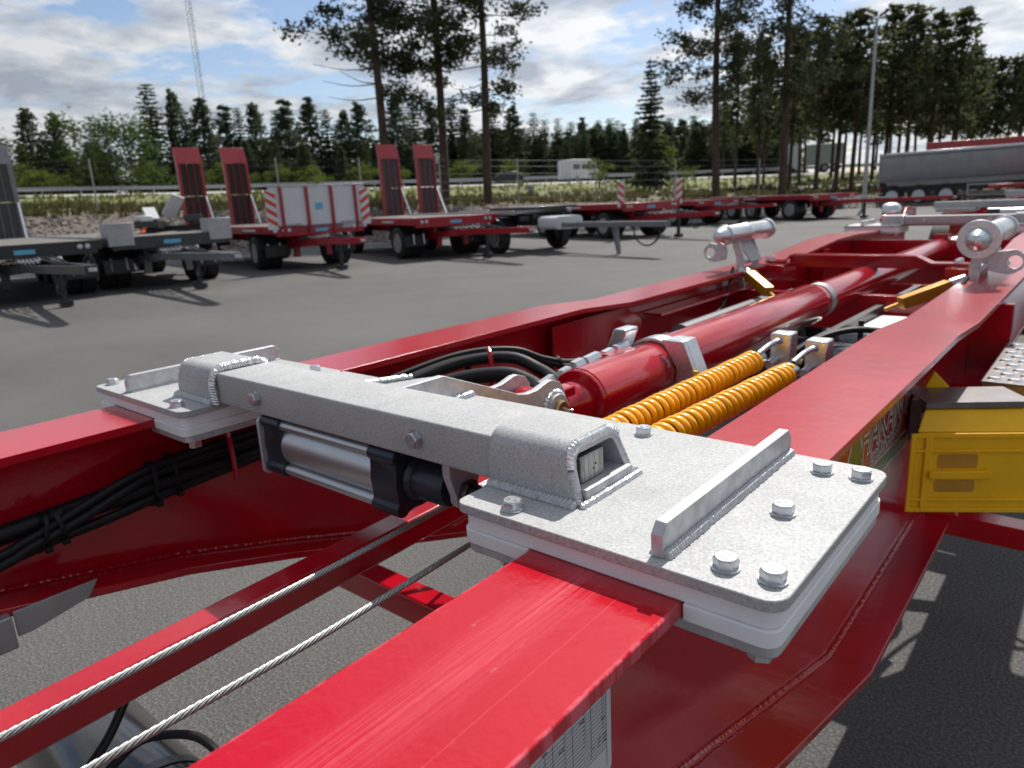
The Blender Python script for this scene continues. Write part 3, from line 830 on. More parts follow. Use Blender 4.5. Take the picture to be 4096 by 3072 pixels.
for yt in (2.62, 3.02):  # black tanks added to keep the gap beside the cylinder dark
    MB().lathe([(0, 0.0), (0.010, 0.05), (0.04, 0.11), (0.07, 0.125), (0.28, 0.125), (0.32, 0.10), (0.34, 0.02)], (-0.50 if yt < 2.8 else -0.54, yt, 0.775 if yt < 2.8 else 0.755), (-1, 0, 0), 32).build('air_tank', 'rubber_shiny', trailer)
MB().tube(smooth_path([(-0.90, 2.4, 0.82), (-0.76, 2.6, 0.925), (-0.62, 2.72, 0.93), (-0.54, 2.85, 0.80)], 8), 0.012, 8).build('air_hose', 'rubber', trailer)
MB().tube(smooth_path([(-0.90, 2.0, 0.8), (-0.75, 2.2, 0.80), (-0.62, 2.45, 0.78), (-0.55, 2.8, 0.68)], 8), 0.010, 8).build('air_hose', 'rubber', trailer)
MB().tube([(-0.70, 2.82, 0.6), (-0.70, 2.82, 0.95)], 0.010, 8).build('hose_stay', 'dark', trailer)
MB().bar((-0.9, 2.2, 0.83), (-0.78, 4.2, 0.89), 0.03, 0.04).build('cable_tray', 'dark', trailer)
MB().cyl((BL + 0.21, 2.68, 0.86), (BL + 0.21, 3.75, 0.86), 0.05, n=24).build('lock_cylinder', 'grey', trailer)
MB().cyl((BL + 0.21, 3.75, 0.86), (BL + 0.21, 4.0, 0.86), 0.035, n=20).build('lock_cylinder', 'zinc', trailer)

# rear lock with its red cheeks on the left beam
rk = MB()
for x in (BL - 0.09, BL + 0.08):
    rk.prism([(7.05, 1.067), (7.5, 1.067), (7.5, 1.10), (7.35, 1.21), (7.18, 1.21), (7.05, 1.12)], 'x', x, x + 0.012)
rk.box(BL - 0.078, BL + 0.08, 7.45, 7.62, 1.067, 1.19)
rk.build('rear_lock_cheek', 'red', trailer, bevel=0.0015)
MB().lathe([(0, 0.02), (0, 0.06), (0.02, 0.068), (0.1, 0.068), (0.13, 0.05), (0.14, 0.02)], (BL - 0.06, 7.02, 1.185), (1, 0, 0), 28).build('rear_lock_roller', 'zinc', trailer)
MB().bar((BL + 0.01, 7.03, 1.17), (BL + 0.07, 7.1, 1.06), 0.05, 0.03).build('rear_lock_arm', 'zinc', trailer, bevel=0.002)
# ------------------------------------------------------------------ galvanised cross frame lying on the beams
PZ = 1.085
sledge = thing('sliding_cross_frame', 'galvanised cross frame with bolted plates nearest to the camera', 'cross frame', (TC, 0.78, 1.05))
sledge_front = []               # parts only the near one has
def P_(name, mb, mat, parent, **k): return mb.build(name, mat, parent, **k)
# plates: near right and left, and the strip that joins them behind the bar
PR = dict(x0=-0.603, x1=-0.191, y0=0.578, y1=0.965)
PL = dict(x0=-1.752, x1=-1.337, y0=0.578, y1=0.965)
for p, right in ((PR, True), (PL, False)):
    pl = MB().prism(rrect(p['x0'], p['x1'], p['y0'], p['y1'], (0.016, 0.022, 0.022, 0.016), 6), 'z', PZ - 0.0125, PZ)
    po = P_('base_plate', pl, 'galv', sledge, bevel=0.0014)
    # white slide pads: one under the plate, one each side of the flange, then a clamping plate
    i = 0.007
    a = MB().prism(rrect(p['x0'] + i, p['x1'] - i, p['y0'] + i, p['y1'] - i, 0.016, 4), 'z', 1.0505, PZ - 0.0126)
    P_('slide_pad', a, 'white_plastic', po, bevel=0.0012)
    bc = BR if right else BL
    for (xa, xb) in ((p['x0'] + i + .002, bc - FW - 0.0015), (bc + FW + 0.0015, p['x1'] - i - .002)):
        outer = (xb > bc)
        rr = (0.002, 0.016, 0.016, 0.002) if outer else (0.016, 0.002, 0.002, 0.016)
        P_('slide_pad', MB().prism(rrect(xa - (0 if outer else .004), xb + (.004 if outer else 0), p['y0'] + i - .003, p['y1'] - i + .003, rr, 3), 'z', 1.0315, 1.0503), 'white_plastic', po, bevel=0.0014)
        P_('clamp_plate', MB().prism(rrect(xa - (.002 if not outer else .028), xb + (.002 if outer else .028), p['y0'] + i + .001, p['y1'] - i, rr, 4), 'z', 1.0185, 1.0313), 'galv_smooth', po, bevel=0.0014)
    # nuts below
    nx = [p['x0'] + 0.06, p['x1'] - 0.03]
    for x in nx:
        MB().cyl((x, 0.612, 1.002), (x, 0.612, 1.0184), 0.013, n=6).build('nut', 'zinc', po, smooth=False)
cs = MB().box(-1.3375, -0.6025, 0.70, 0.965, PZ - 0.0122, PZ - 0.0003)
P_('cross_plate', cs, 'galv', sledge, bevel=0.0012)
# the bar
ba = MB()
ba.prism(rrect(0.655, 0.771, 1.0868, 1.149, 0.004, 3), 'x', -1.40, -0.535)
P_('cross_bar', ba, 'galv', sledge, bevel=0)
# stop bars
for (x0, x1, sx) in ((-0.333, -0.319, 1), (-1.618, -1.603, -1)):
    y0, y1, h = 0.594, 0.966, 0.037
    sb = MB().prism([(y0, PZ), (y1, PZ), (y1, PZ + h - .012), (y1 - .012, PZ + h), (y0 + .010, PZ + h), (y0, PZ + h - .012)], 'x', x0, x1)
    s_o = P_('stop_bar', sb, 'galv_smooth', sledge, bevel=0.0012)
    xx = x1 + 0.001 if sx == 1 else x0 - 0.001
    P_('weld_bead', MB().weld([(xx, y0 + 0.002, PZ + .001), (xx, (y0 + y1) / 2, PZ + .002), (xx, y1 - 0.004, PZ + .001)], 0.0075, 0.0048, 9, 11), 'weld_dull', s_o)
    P_('weld_bead', MB().weld([(x0 - .001 if sx == 1 else x1 + .001, y0 + 0.004, PZ), (x0 - .001 if sx == 1 else x1 + .001, y1 - 0.004, PZ)], 0.004, 0.0048, 8, 5), 'weld_dull', s_o)
# end covers: bent plate over the end of the bar, thick frame inside, locking block
def cover_profile(o=0.0):
    pts = [(0.647 + o, PZ)]
    pts.append((0.6475 + o, 1.128))
    c = (0.6765, 1.133); R = 0.0275 - o          # front bend
    for k in range(7):
        a = pi - (pi / 2 - 0.05) * k / 6
        pts.append((c[0] + R * cos(a), c[1] + R * sin(a)))
    c2 = (0.7440, 1.1335); R2 = 0.0265 - o
    for k in range(7):
        a = pi / 2 - (pi / 2 - 0.42) * k / 6
        pts.append((c2[0] + R2 * cos(a), c2[1] + R2 * sin(a)))
    pts.append((0.7875 - o, PZ))
    return pts
def cover(x_in, x_out, right):
    # x_in at the bar side, x_out at the open end; the end leans back with height
    s = 1 if right else -1
    def shell(o0, o1, xa, xb, lean):
        A = cover_profile(o0); B = cover_profile(o1)
        n = len(A); m = MB()
        def P3(q, x, end): return (x - s * (lean * (q[1] - PZ) / 0.08 if end else 0), q[0], q[1])
        vs = []
        for k in range(n): vs += [P3(A[k], xa, False), P3(A[k], xb, True), P3(B[k], xb, True), P3(B[k], xa, False)]
        fs = []
        for k in range(n - 1):
            o = 4 * k
            for j in range(4): fs.append((o + j, o + (j + 1) % 4, o + 4 + (j + 1) % 4, o + 4 + j))
        fs += [(0, 1, 2, 3), (4 * n - 1, 4 * n - 2, 4 * n - 3, 4 * n - 4)]
        m.add(vs, fs)
        return m
    co = P_('end_cover', shell(0.0, 0.0065, x_in, x_out - s * 0.004, 0.018), 'galv', sledge, bevel=0.0008)
    P_('inner_frame', shell(0.0068, 0.0165, x_in + s * 0.03, x_out, 0.018), 'galv_smooth', co, bevel=0.0012)
    # weld between the two, all round the open end
    q = cover_profile(0.0062)
    path = [(x_out - s * (0.0035 + 0.018 * (z - PZ) / 0.08), y, z) for (y, z) in q]
    P_('weld_bead', MB().weld([path[0], path[1]], 0.006, 0.0046, 8, 2), 'weld_dull', co)
    P_('weld_bead', MB().weld(path[1:-1], 0.0072, 0.0046, 9, 4), 'weld', co)
    P_('weld_bead', MB().weld([path[-2], path[-1]], 0.0040, 0.0042, 8, 6), 'weld_dull', co)
    P_('weld_bead', MB().weld([(x_in, 0.645, PZ + .001), (x_out, 0.645, PZ + .0015)], 0.0085, 0.0066, 9, 7), 'weld_dull', co)
    P_('weld_bead', MB().weld([(x_out + s * .005, 0.648, PZ + .0005), (x_out + s * .006, 0.70, PZ + .001), (x_out + s * .005, 0.788, PZ + .0005)], 0.0058, 0.0046, 9, 8), 'weld', co)
    P_('weld_bead', MB().weld([(x_in, 0.789, PZ + .001), (x_out, 0.789, PZ + .001)], 0.006, 0.005, 9, 17), 'weld_dull', co)
    if not right:
        pp = cover_profile(-0.001)
        P_('weld_bead', MB().weld([(x_in + s * -.006, y + (.004 if z < 1.12 else 0), z - (.005 if z > 1.13 else 0)) for y, z in pp[:-1]], 0.0085, 0.0055, 9, 21), 'weld', co)
    # sill and block
    xa, xb = sorted((x_in + s * 0.02, x_out + s * 0.0035))
    P_('sill', MB().box(xa, xb, 0.6645, 0.772, PZ + .0002, PZ + 0.017), 'galv_smooth', co, bevel=0.0015)
    xa, xb = sorted((x_in + s * 0.04, x_out - s * 0.012))
    P_('locking_block', MB().box(xa, xb, 0.676, 0.727, PZ + 0.0175, PZ + 0.0525), 'steel', co, bevel=0.0022)
    xd = x_out - s * 0.012 + s * 0.0002
    P_('punch_mark', MB().cyl((xd, 0.708, PZ + .036), (xd + s * .0003, 0.708, PZ + .036), 0.0016, n=8).cyl((xd, 0.703, PZ + .031), (xd + s * .0003, 0.703, PZ + .031), 0.0016, n=8), 'dark_steel', co)
    return co
cover(-0.6035, -0.463, True)
cover(-1.336, -1.487, False)
# bolts on the plates
for k, (x, y) in enumerate(((-0.526, 0.602), (-0.260, 0.614), (-0.214, 0.617), (-0.258, 0.766), (-0.261, 0.916), (-0.215, 0.920), (-0.532, 0.928),
             (-1.393, 0.600), (-1.728, 0.611), (-1.70, 0.93), (-1.40, 0.93))):
    hexbolt((x, y, PZ), (0, 0, 1), 0.0225, 0.0102, 0.0145, 0.0028, sledge, spin=0.2 + k * 1.17)
for k, x in enumerate((-1.183, -0.752)):
    hexbolt((x, 0.655, 1.118), (0, -1, 0), 0.022, 0.010, 0.0145, 0.0026, sledge, spin=0.5 + k * .35)
for k, (x, y) in enumerate(((-1.20, 0.875), (-0.712, 0.84))):
    hexbolt((x, y, PZ), (0, 0, 1), 0.024, 0.014, 0.0145, 0.0028, sledge, spin=0.3 + k)

# --- what only the near frame carries: yoke for the long cylinder and the air cylinder under the bar
yk = MB()
zb = 0.94
cheek = [(0.7725, zb), (0.7725, 1.140), (0.89, 1.139), (1.075, 1.064), (1.105, 1.051), (1.135, 1.045), (1.165, 1.046), (1.205, 1.056), (1.222, 1.056), (1.247, 1.047), (1.264, 1.027), (1.27, 1.0), (1.262, zb), (1.2, zb - .02)]
yk.prism(cheek, 'x', -0.945, -0.93)
y_o = P_('yoke', yk, 'galv_smooth', sledge, bevel=0.0012)
sledge_front.append(y_o)
ck2 = [(0.966, zb), (0.966, 1.10), (1.05, 1.064), (1.105, 1.051), (1.135, 1.045), (1.165, 1.046), (1.205, 1.056), (1.222, 1.056), (1.247, 1.047), (1.264, 1.027), (1.27, 1.0), (1.262, zb)]
P_('yoke_cheek', MB().prism(ck2, 'x', -1.045, -1.03), 'galv_smooth', y_o, bevel=0.0012)
P_('yoke_top_plate', MB().add_quadplate([(-1.205, 0.7735, 1.088), (-0.9455, 0.7735, 1.1385), (-0.9455, 0.885, 1.1375), (-1.12, 0.985, 1.088)], 0.012), 'galv', y_o, bevel=0.001)
P_('weld_bead', MB().weld([(-1.20, 0.80, 1.094), (-1.13, 0.97, 1.094)], 0.007, 0.005, 8, 31).weld([(-1.17, 0.81, 1.103), (-1.09, 0.955, 1.103)], 0.006, 0.005, 8, 33), 'weld', y_o)
P_('weld_bead', MB().weld([(-0.928, 0.80, PZ + .002), (-0.928, 0.962, PZ + .002)], 0.009, 0.006, 8, 35), 'weld', y_o)
P_('yoke_boss', MB().lathe([(0, 0.02), (0, 0.035), (0.016, 0.035), (0.016, 0.02)], (-0.9298, 1.222, 0.99), (1, 0, 0), 28), 'galv_smooth', y_o, bevel=0.001)
P_('weld_bead', MB().weld([(-0.928, 1.222 + .037 * cos(t * pi / 8), 0.99 + .037 * sin(t * pi / 8)) for t in range(-2, 11)], 0.007, 0.005, 8, 36), 'weld', y_o)
P_('yoke_pin', MB().lathe([(-0.13, 0.022), (0.024, 0.022), (0.027, 0.019), (0.0271, 0.002)], (-0.9298, 1.222, 0.99), (1, 0, 0), 24), 'brass', y_o)
P_('grease_nipple', MB().lathe([(0, 0.004), (0.006, 0.004), (0.007, 0.0025), (0.012, 0.0035), (0.015, 0.002)], (-0.9035, 1.236, 0.984), (1, 0.4, 0.2), 10), 'zinc', y_o)

AX, AY, AZ = 0, 0.707, 1.028
ac = MB()
ac.lathe([(0, 0.0), (0, 0.0480), (0.29, 0.0480), (0.29, 0.0)], (-1.145, AY, AZ), (1, 0, 0), 40)
ac_o = P_('air_cylinder', ac, 'alu', sledge)
tag(ac_o, 'silver air cylinder with black end caps slung under the bar')
sledge_front.append(ac_o)
def cap(xa, xb, nm):
    h = 0.052; pts = []
    # four lugs with a waist between them
    for (sy, sz) in ((-1, -1), (1, -1), (1, 1), (-1, 1)):
        c = (AY + sy * 0.0385, AZ + sz * 0.0435)
        a0 = atan2(sz, sy)
        for k in range(9):
            a = a0 + (k - 4) * pi / 7.2
            pts.append((c[0] + 0.0135 * cos(a), c[1] + 0.0135 * sin(a)))
        a1 = a0 + pi / 4
        for k in (-1, 0, 1):
            t = a1 + k * 0.28
            pts.append((AY + 0.0492 * cos(t), AZ + 0.0492 * sin(t)))
    # order by angle
    pts.sort(key=lambda q: atan2(q[1] - AZ, q[0] - AY))
    P_(nm, MB().prism(pts, 'x', xa, xb), 'black_cap', ac_o, bevel=0.0012, ang=50)
cap(-1.185, -1.130, 'end_cap')
cap(-0.875, -0.812, 'end_cap')
for (sy, sz) in ((-1, 1), (-1, -1), (1, 1), (1, -1)):
    P_('tie_rod', MB().cyl((-1.131, AY + sy * .0375, AZ + sz * .0425), (-0.874, AY + sy * .0375, AZ + sz * .0425), 0.0098, n=20), 'alu', ac_o)
    P_('socket_screw', MB().lathe([(0, 0.0088), (0.0012, 0.0088), (0.0012, 0.0055), (-0.006, 0.005)], (-0.8122, AY + sy * .0375, AZ + sz * .0425), (1, 0, 0), 6 if False else 18), 'dark_steel', ac_o)
P_('mounting_plate', MB().prism(rrect(AY - .056, AY + .05, AZ - .06, AZ + .054, 0.012), 'x', -1.1925, -1.1855), 'galv_smooth', ac_o, bevel=0.001)
P_('nose', MB().lathe([(0, 0.0), (0, 0.036), (0.004, 0.038), (0.012, 0.033), (0.020, 0.0335), (0.075, 0.0325), (0.079, 0.030), (0.079, 0.016), (0.070, 0.015)], (-0.812, AY, AZ), (1, 0, 0), 36), 'black_cap', ac_o)
P_('piston_rod', MB().cyl((-0.75, AY, AZ), (-0.645, AY, AZ), 0.0118, n=24), 'dark_steel', ac_o)
lug = [(AY - .034, 1.0866), (AY + .034, 1.0866), (AY + .034, 1.06), (AY + .022, AZ - .004)] + [(AY + 0.023 * cos(-k * pi / 8), AZ - .006 + 0.023 * sin(-k * pi / 8)) for k in range(1, 8)] + [(AY - .022, AZ - .004), (AY - .034, 1.06)]
P_('rod_bracket', MB().prism(lug, 'x', -0.722, -0.707), 'galv_smooth', ac_o, bevel=0.001)
P_('rod_nut', MB().cyl((-0.7068, AY, AZ), (-0.694, AY, AZ), 0.0195, n=6), 'dark_steel', ac_o, bevel=0.001)
th = MB()
pr_ = []
for k in range(14): pr_ += [(0.0015 * k, 0.0122), (0.0015 * k + .00075, 0.0110)]
pr_ += [(0.022, 0.0115), (0.0235, 0.0095), (0.0236, 0.001)]
P_('rod_thread', th.lathe(pr_, (-0.6938, AY, AZ), (1, 0, 0), 20), 'dark_steel', ac_o, ang=20)

# ------------------------------------------------------------------ the rear cross frame: same thing further along the beams
front_names = {o.name for o in sledge_front}
def copy_some(o, parent=None, skip=()):
    c = o.copy(); COL.objects.link(c); c.parent = parent; ORG[c.name] = ORG.get(o.name, (0, 0, 0))
    for k in list(o.children):
        if k.name not in skip: copy_some(k, c, skip)
    return c
rear = copy_some(sledge, None, front_names)
rear.location = (TC, 0.78 + 5.70, 1.05 + 0.016)
tag(rear, 'galvanised cross frame lying across the far end of the red beams', 'cross frame', 'galvanised cross frames')
sledge['group'] = 'galvanised cross frames'
# ------------------------------------------------------------------ long red hydraulic cylinder
CZ = 0.957
hc = thing('hydraulic_cylinder', 'long red hydraulic cylinder lying between the beams behind the galvanised frame', 'hydraulic cylinder', (TC, 1.3, CZ))
MB().lathe([(0, 0.03), (0, 0.078), (0.004, 0.0805), (0.008, 0.0805), (0.010, 0.0785), (0.014, 0.0785), (0.016, 0.0815), (0.40, 0.0815), (0.41, 0.079), (0.41, 0.05)], (TC, 1.385, CZ), (0, 1, 0), 64).build('barrel', 'red', hc, ang=30)
MB().lathe([(0, 0.05), (0, 0.079), (0.03, 0.0835), (1.25, 0.0835), (1.26, 0.08), (1.26, 0.04)], (TC, 1.84, CZ), (0, 1, 0), 64).build('barrel', 'red', hc, ang=30)
MB().lathe([(0, 0.05), (0, 0.0725), (3.05, 0.0725), (3.06, 0.06), (3.06, 0.02)], (TC, 3.12, CZ), (0, 1, 0), 56).build('barrel', 'red', hc, ang=30)
MB().lathe([(0, 0.06), (0, 0.0755), (0.06, 0.0755), (0.06, 0.06)], (TC, 3.17, CZ), (0, 1, 0), 48).build('gland_ring', 'steelgrey', hc)
MB().lathe([(0, 0.045), (0, 0.074), (0.05, 0.074), (0.05, 0.045)], (TC, 1.794, CZ), (0, 1, 0), 48).build('seal_ring', 'rubber', hc)
MB().lathe([(0, 0.022), (0, 0.030), (0.035, 0.036), (0.06, 0.046), (0.075, 0.054), (0.1, 0.056), (0.1, 0.02)], (TC, 1.286, CZ), (0, 1, 0), 48).build('rod_eye_neck', 'red', hc, ang=25)
MB().lathe([(-0.036, 0.02), (-0.036, 0.044), (0.036, 0.044), (0.036, 0.02)], (TC - .008, 1.222, 0.985), (1, 0, 0), 36).build('rod_eye', 'red', hc, bevel=0.002)
MB().prism(rrect(1.25, 1.325, 0.995, 1.02, .004), 'x', TC + .005, TC + .04).build('eye_block', 'red', hc, bevel=0.004)
MB().lathe([(0, 0.05), (0, 0.078), (0.10, 0.078), (0.10, 0.05)], (TC, 5.9, CZ), (0, 1, 0), 40).box(TC - .05, TC + .05, 5.86, 6.0, CZ + .07, CZ + .1).build('head', 'red', hc)
MB().tube(smooth_path([(TC + .03, 6.0, 1.0), (TC + .09, 6.05, 1.02), (TC + .16, 6.1, 1.0)], 6), 0.013, 8).build('head_fitting', 'zinc', hc)
# saddle clamp over the cylinder
cl = thing('saddle_clamp', 'zinc plated saddle clamp with bent ears around the red cylinder', 'clamp', (TC, 1.78, CZ))
ring = MB()
A = [(TC + 0.094 * cos(t), CZ + 0.094 * sin(t)) for t in [pi * (-0.12 + 1.24 * k / 24) for k in range(25)]]
B = [(TC + 0.086 * cos(t), CZ + 0.086 * sin(t)) for t in [pi * (-0.12 + 1.24 * k / 24) for k in range(25)]]
ring.prism(A + B[::-1], 'y', 1.755, 1.815)
ring.build('band', 'zinc', cl, bevel=0.001)
e1 = MB().prism([(TC - .062, 1.068), (TC - .066, 1.075), (TC - .102, 1.075), (TC - .155, .955), (TC - .14, .94), (TC - .085, 1.01)], 'y', 1.72, 1.79)
e1.build('ear', 'zinc', cl, bevel=0.003)
MB().prism([(TC + .045, 1.055), (TC + .112, 1.055), (TC + .165, .93), (TC + .09, .91), (TC + .092, .98)], 'y', 1.726, 1.740).prism([(TC + .055, 1.0555), (TC + .112, 1.0555), (TC + .165, .9303), (TC + .155, .9303), (TC + .105, 1.047), (TC + .055, 1.047)], 'y', 1.7402, 1.80).build('ear', 'zinc', cl, bevel=0.002)
MB().box(TC + .145, TC + .158, 1.718, 1.7262, .968, .980).build('yellow_tag', 'yellow', cl)
# port fittings along the left of the cylinder
fb = MB()
for k, (y, z, l) in enumerate(((1.36, 1.0, .05), (1.42, 1.02, .035), (1.475, 1.03, .04), (1.53, 1.032, .06), (1.62, 1.03, .04), (1.68, 1.035, .06))):
    x = TC - .062 + (0 if k > 0 else -.02)
    fb.cyl((x - .012, y, z - .012), (x - .012, y + l, z - .012 + (0.004 if k else .01)), 0.015, n=6)
fb.build('port_fittings', 'zinc', hc, smooth=False)
MB().box(TC - .085, TC - .04, 1.60, 1.72, 1.0, 1.028).build('port_block', 'red', hc, bevel=0.002)

# ------------------------------------------------------------------ yellow coiled guards round the pressure hoses
def coil_hose(p0, p1, label, seed):
    t = thing('coil_guarded_hose', label, 'hose', p0, 'yellow coil guarded hoses')
    p0 = Vector(p0); p1 = Vector(p1); d = (p1 - p0); L = d.length; d.normalize()
    u = Vector((0, 0, 1)); u = (u - d * u.dot(d)).normalized(); w = d.cross(u)
    pitch = 0.0243; turns = L / pitch; n = int(turns * 22)
    rnd = random.Random(seed)
    path = []; s = 0.0
    vs = []; fs = []; m = 10
    for i in range(n + 1):
        a = 2 * pi * turns * i / n
        wob = 0.0016 * sin(a / 2 / pi * 0.7 + seed) + 0.0012 * sin(a / 2 / pi * 2.3)
        c = p0 + d * (L * i / n + wob)
        rad = u * cos(a) + w * sin(a)
        R = 0.0262 + 0.0008 * sin(a / 2 / pi * 1.3 + seed)
        for k in range(m):
            q = 2 * pi * k / m
            vs.append(c + rad * (R + 0.0046 * cos(q)) + d * (0.0092 * sin(q)))
    for i in range(n):
        for k in range(m):
            j = (k + 1) % m
            fs.append((i * m + k, i * m + j, (i + 1) * m + j, (i + 1) * m + k))
    fs += [tuple(range(m)), tuple(range(n * m, n * m + m))]
    b = MB(); b.add(vs, fs)
    b.build('coil_guard', 'yellow_coil', t, ang=60)
    MB().cyl(p0, p1 + d * 0.03, 0.0135, n=16).build('hose', 'rubber', t)
    MB().lathe([(0, 0.013), (0, 0.0165), (0.03, 0.0165), (0.03, 0.012), (0.036, 0.012)], p1 + d * 0.012, d, 18).build('hose_ferrule', 'zinc', t)
    return t
coil_hose((-0.747, 0.86, 0.986), (-0.712, 1.83, 0.998), 'yellow coil guarded hose lying nearer the red cylinder', 1)
coil_hose((-0.655, 0.86, 0.986), (-0.592, 1.735, 0.996), 'yellow coil guarded hose lying nearer the right beam', 2)
for k, (x, y, lb) in enumerate(((-0.672, 1.905, 'grey metal valve block at the far end of the left coil hose'), (-0.562, 1.85, 'grey metal valve block at the far end of the right coil hose'))):
    vb = thing('valve_block', lb, 'valve block', (x, y, 0.95), 'grey valve blocks')
    MB().box(x - .028, x + .028, y, y + .055, 0.955, 1.062).build('block_body', 'zinc', vb, bevel=0.004)
    MB().cyl((x - .012, y - .05, .985), (x - .012, y + .001, .99), 0.0115, n=16).build('port_stub', 'zinc', vb)
    MB().tube(smooth_path([(x - .03, y - .075, 1.018), (x - .018, y - .035, 1.034), (x - .004, y - .012, 1.044), (x, y + .001, 1.040)], 6), 0.0075, 10).build('angle_fitting', 'zinc', vb)
    MB().cyl((x - .055, y - .13, .995), (x - .03, y - .074, 1.019), 0.006, n=10).build('thin_hose', 'rubber', vb)
    MB().cyl((x + .0281, y + .03, .985), (x + .05, y + .032, .982), 0.008, n=6).build('brass_fitting', 'brass', vb)

# ------------------------------------------------------------------ wire ropes
def rope(pts, label):
    path = resample(smooth_path(pts, 12), 0.0032)
    r, R, lay = 0.0017, 0.0030, 0.056
    b = MB(); m = 6; s = 0.0
    cum = [0.0]
    for a, c in zip(path[:-1], path[1:]): cum.append(cum[-1] + (c - a).length)
    dirs = [(path[min(i + 1, len(path) - 1)] - path[max(i - 1, 0)]).normalized() for i in range(len(path))]
    for k in range(6):
        vs = []
        for i, p in enumerate(path):
            d = dirs[i]; u = Vector((0, 0, 1)); u = (u - d * u.dot(d)).normalized(); w = d.cross(u)
            a = 2 * pi * (k / 6 - cum[i] / lay)
            c = p + (u * cos(a) + w * sin(a)) * R
            for q in range(m):
                t = 2 * pi * q / m + a
                vs.append(c + (u * cos(t) + w * sin(t)) * r)
        fs = []
        for i in range(len(path) - 1):
            for q in range(m):
                j = (q + 1) % m
                fs.append((i * m + q, i * m + j, (i + 1) * m + j, (i + 1) * m + q))
        b.add(vs, fs)
    o = b.build('wire_rope', 'wire', None, ang=70)
    tag(o, label, 'wire rope', 'steel wire ropes')
rope([(-0.797, -0.38, 0.948), (-0.803, 0.115, 0.950), (-0.811, 0.511, 0.950), (-0.829, 0.87, 0.950), (-0.835, 1.05, 0.950)], 'twisted steel wire rope nearer the red spine tube')
rope([(-0.683, -0.32, 0.948), (-0.684, 0.16, 0.950), (-0.682, 0.42, 0.950), (-0.695, 0.72, 0.950), (-0.70, 0.95, 0.950)], 'twisted steel wire rope nearer the scratched red flange of the right beam')

# ------------------------------------------------------------------ hoses on the left beam
hs = thing('hose_bundle', 'bundle of black hoses tied along the inside of the left beam', 'hose bundle', (BL, 0.5, 0.88))
X = -1.505
def hose(pts, r, nm='hose', par=hs): MB().tube(smooth_path(pts, 10), r, 14).build(nm, 'rubber', par)
hose([(X - .02, -.4, .895), (X - .02, .10, .892), (X - .02, .30, .893), (X - .02, .45, .90), (X - .02, .62, .912), (X - .02, .80, .915), (X - .02, 1.0, .925)], 0.019)
hose([(X + .012, -.4, .83), (X + .012, .20, .858), (X + .012, .33, .878), (X + .012, .42, .905), (X + .005, .52, .932), (X, .62, .945), (X, .78, .95), (X, 1.0, .955)], 0.0095)
hose([(X + .02, -.4, .815), (X + .02, .20, .842), (X + .02, .34, .868), (X + .02, .43, .890), (X + .012, .53, .918), (X, .62, .928), (X, .78, .932), (X, 1.0, .935)], 0.0095)
hose([(X + .012, -.4, .83), (X + .012, .24, .851), (X + .012, .36, .862), (X + .012, .47, .868), (X + .012, .56, .877), (X + .01, .70, .887), (X, 1.0, .90)], 0.0105)
hose([(X, .40, .895), (X, .5, .895), (X, .62, .90), (X, .8, .90), (X, 1.0, .91)], 0.016)
MB().tube([(X - .04, -.4, .868), (X - .04, .30, .868), (X - .04, .58, .868), (X - .04, 1.6, .868)], 0.005, 8).build('hose_rail', 'red', trailer)
for (y, z0, z1, tl) in ((.355, .845, .918, .2), (.385, .85, .92, -.1), (.565, .86, .955, .1), (.61, .868, .96, 0)):
    pth = [(X + .03 * cos(t) * 1.05 + .0, y + tl * .06 * sin(t), (z0 + z1) / 2 + (z1 - z0) / 2 * 1.02 * sin(t)) for t in [2 * pi * k / 20 for k in range(21)]]
    MB().tube(pth, 0.0042, 6, ell=(0.35, 1.0)).build('cable_tie', 'rubber', hs)
    MB().box(X + .026, X + .037, y - .006, y + .006, z0 + .004, z0 + .015).build('tie_head', 'rubber', hs)
MB().tube(smooth_path([(X + .01, .74, .985), (X + .02, .742, .95), (X + .02, .744, .86)], 4), 0.006, 8).build('hose_hoop', 'red', trailer)

h2 = thing('hose_bundle', 'thick black hoses arching up beside the ports of the red cylinder', 'hose bundle', (-1.3, 1.4, 1.0), None)
hose([(-1.50, .95, .93), (-1.44, 1.18, .975), (-1.36, 1.36, 1.018), (-1.26, 1.46, 1.025), (-1.16, 1.47, 1.0), (-1.065, 1.43, .985)], 0.0165, par=h2)
hose([(-1.50, .97, .91), (-1.42, 1.15, .945), (-1.33, 1.30, .985), (-1.22, 1.385, .998), (-1.13, 1.39, .985), (-1.06, 1.352, .975)], 0.021, par=h2)
hose([(-1.50, .96, .95), (-1.46, 1.22, 1.0), (-1.40, 1.42, 1.03), (-1.32, 1.55, 1.025), (-1.26, 1.62, .99), (-1.22, 1.72, .965), (-1.20, 1.95, .955), (-1.22, 2.3, .945)], 0.0085, par=h2)
hose([(-1.50, .98, .94), (-1.45, 1.23, .99), (-1.39, 1.43, 1.022), (-1.31, 1.56, 1.015), (-1.25, 1.63, .975), (-1.205, 1.73, .95), (-1.185, 1.95, .94), (-1.2, 2.3, .93)], 0.0085, par=h2)
for (p, q) in (((-1.37, 1.405, 1.0), 3), ((-1.243, 1.665, .97), 3), ((-1.2, 1.98, .95), 3)):
    MB().lathe([(-.004, .012), (-.004, .021), (.004, .021), (.004, .012)], p, (0.5, 1, .2), 14).build('cable_tie', 'rubber', h2)
MB().tube([(-1.27, 1.395, .86), (-1.27, 1.395, 1.03), (-1.274, 1.397, 1.052), (-1.285, 1.404, 1.058)], 0.006, 10).build('hose_hoop', 'red', trailer)

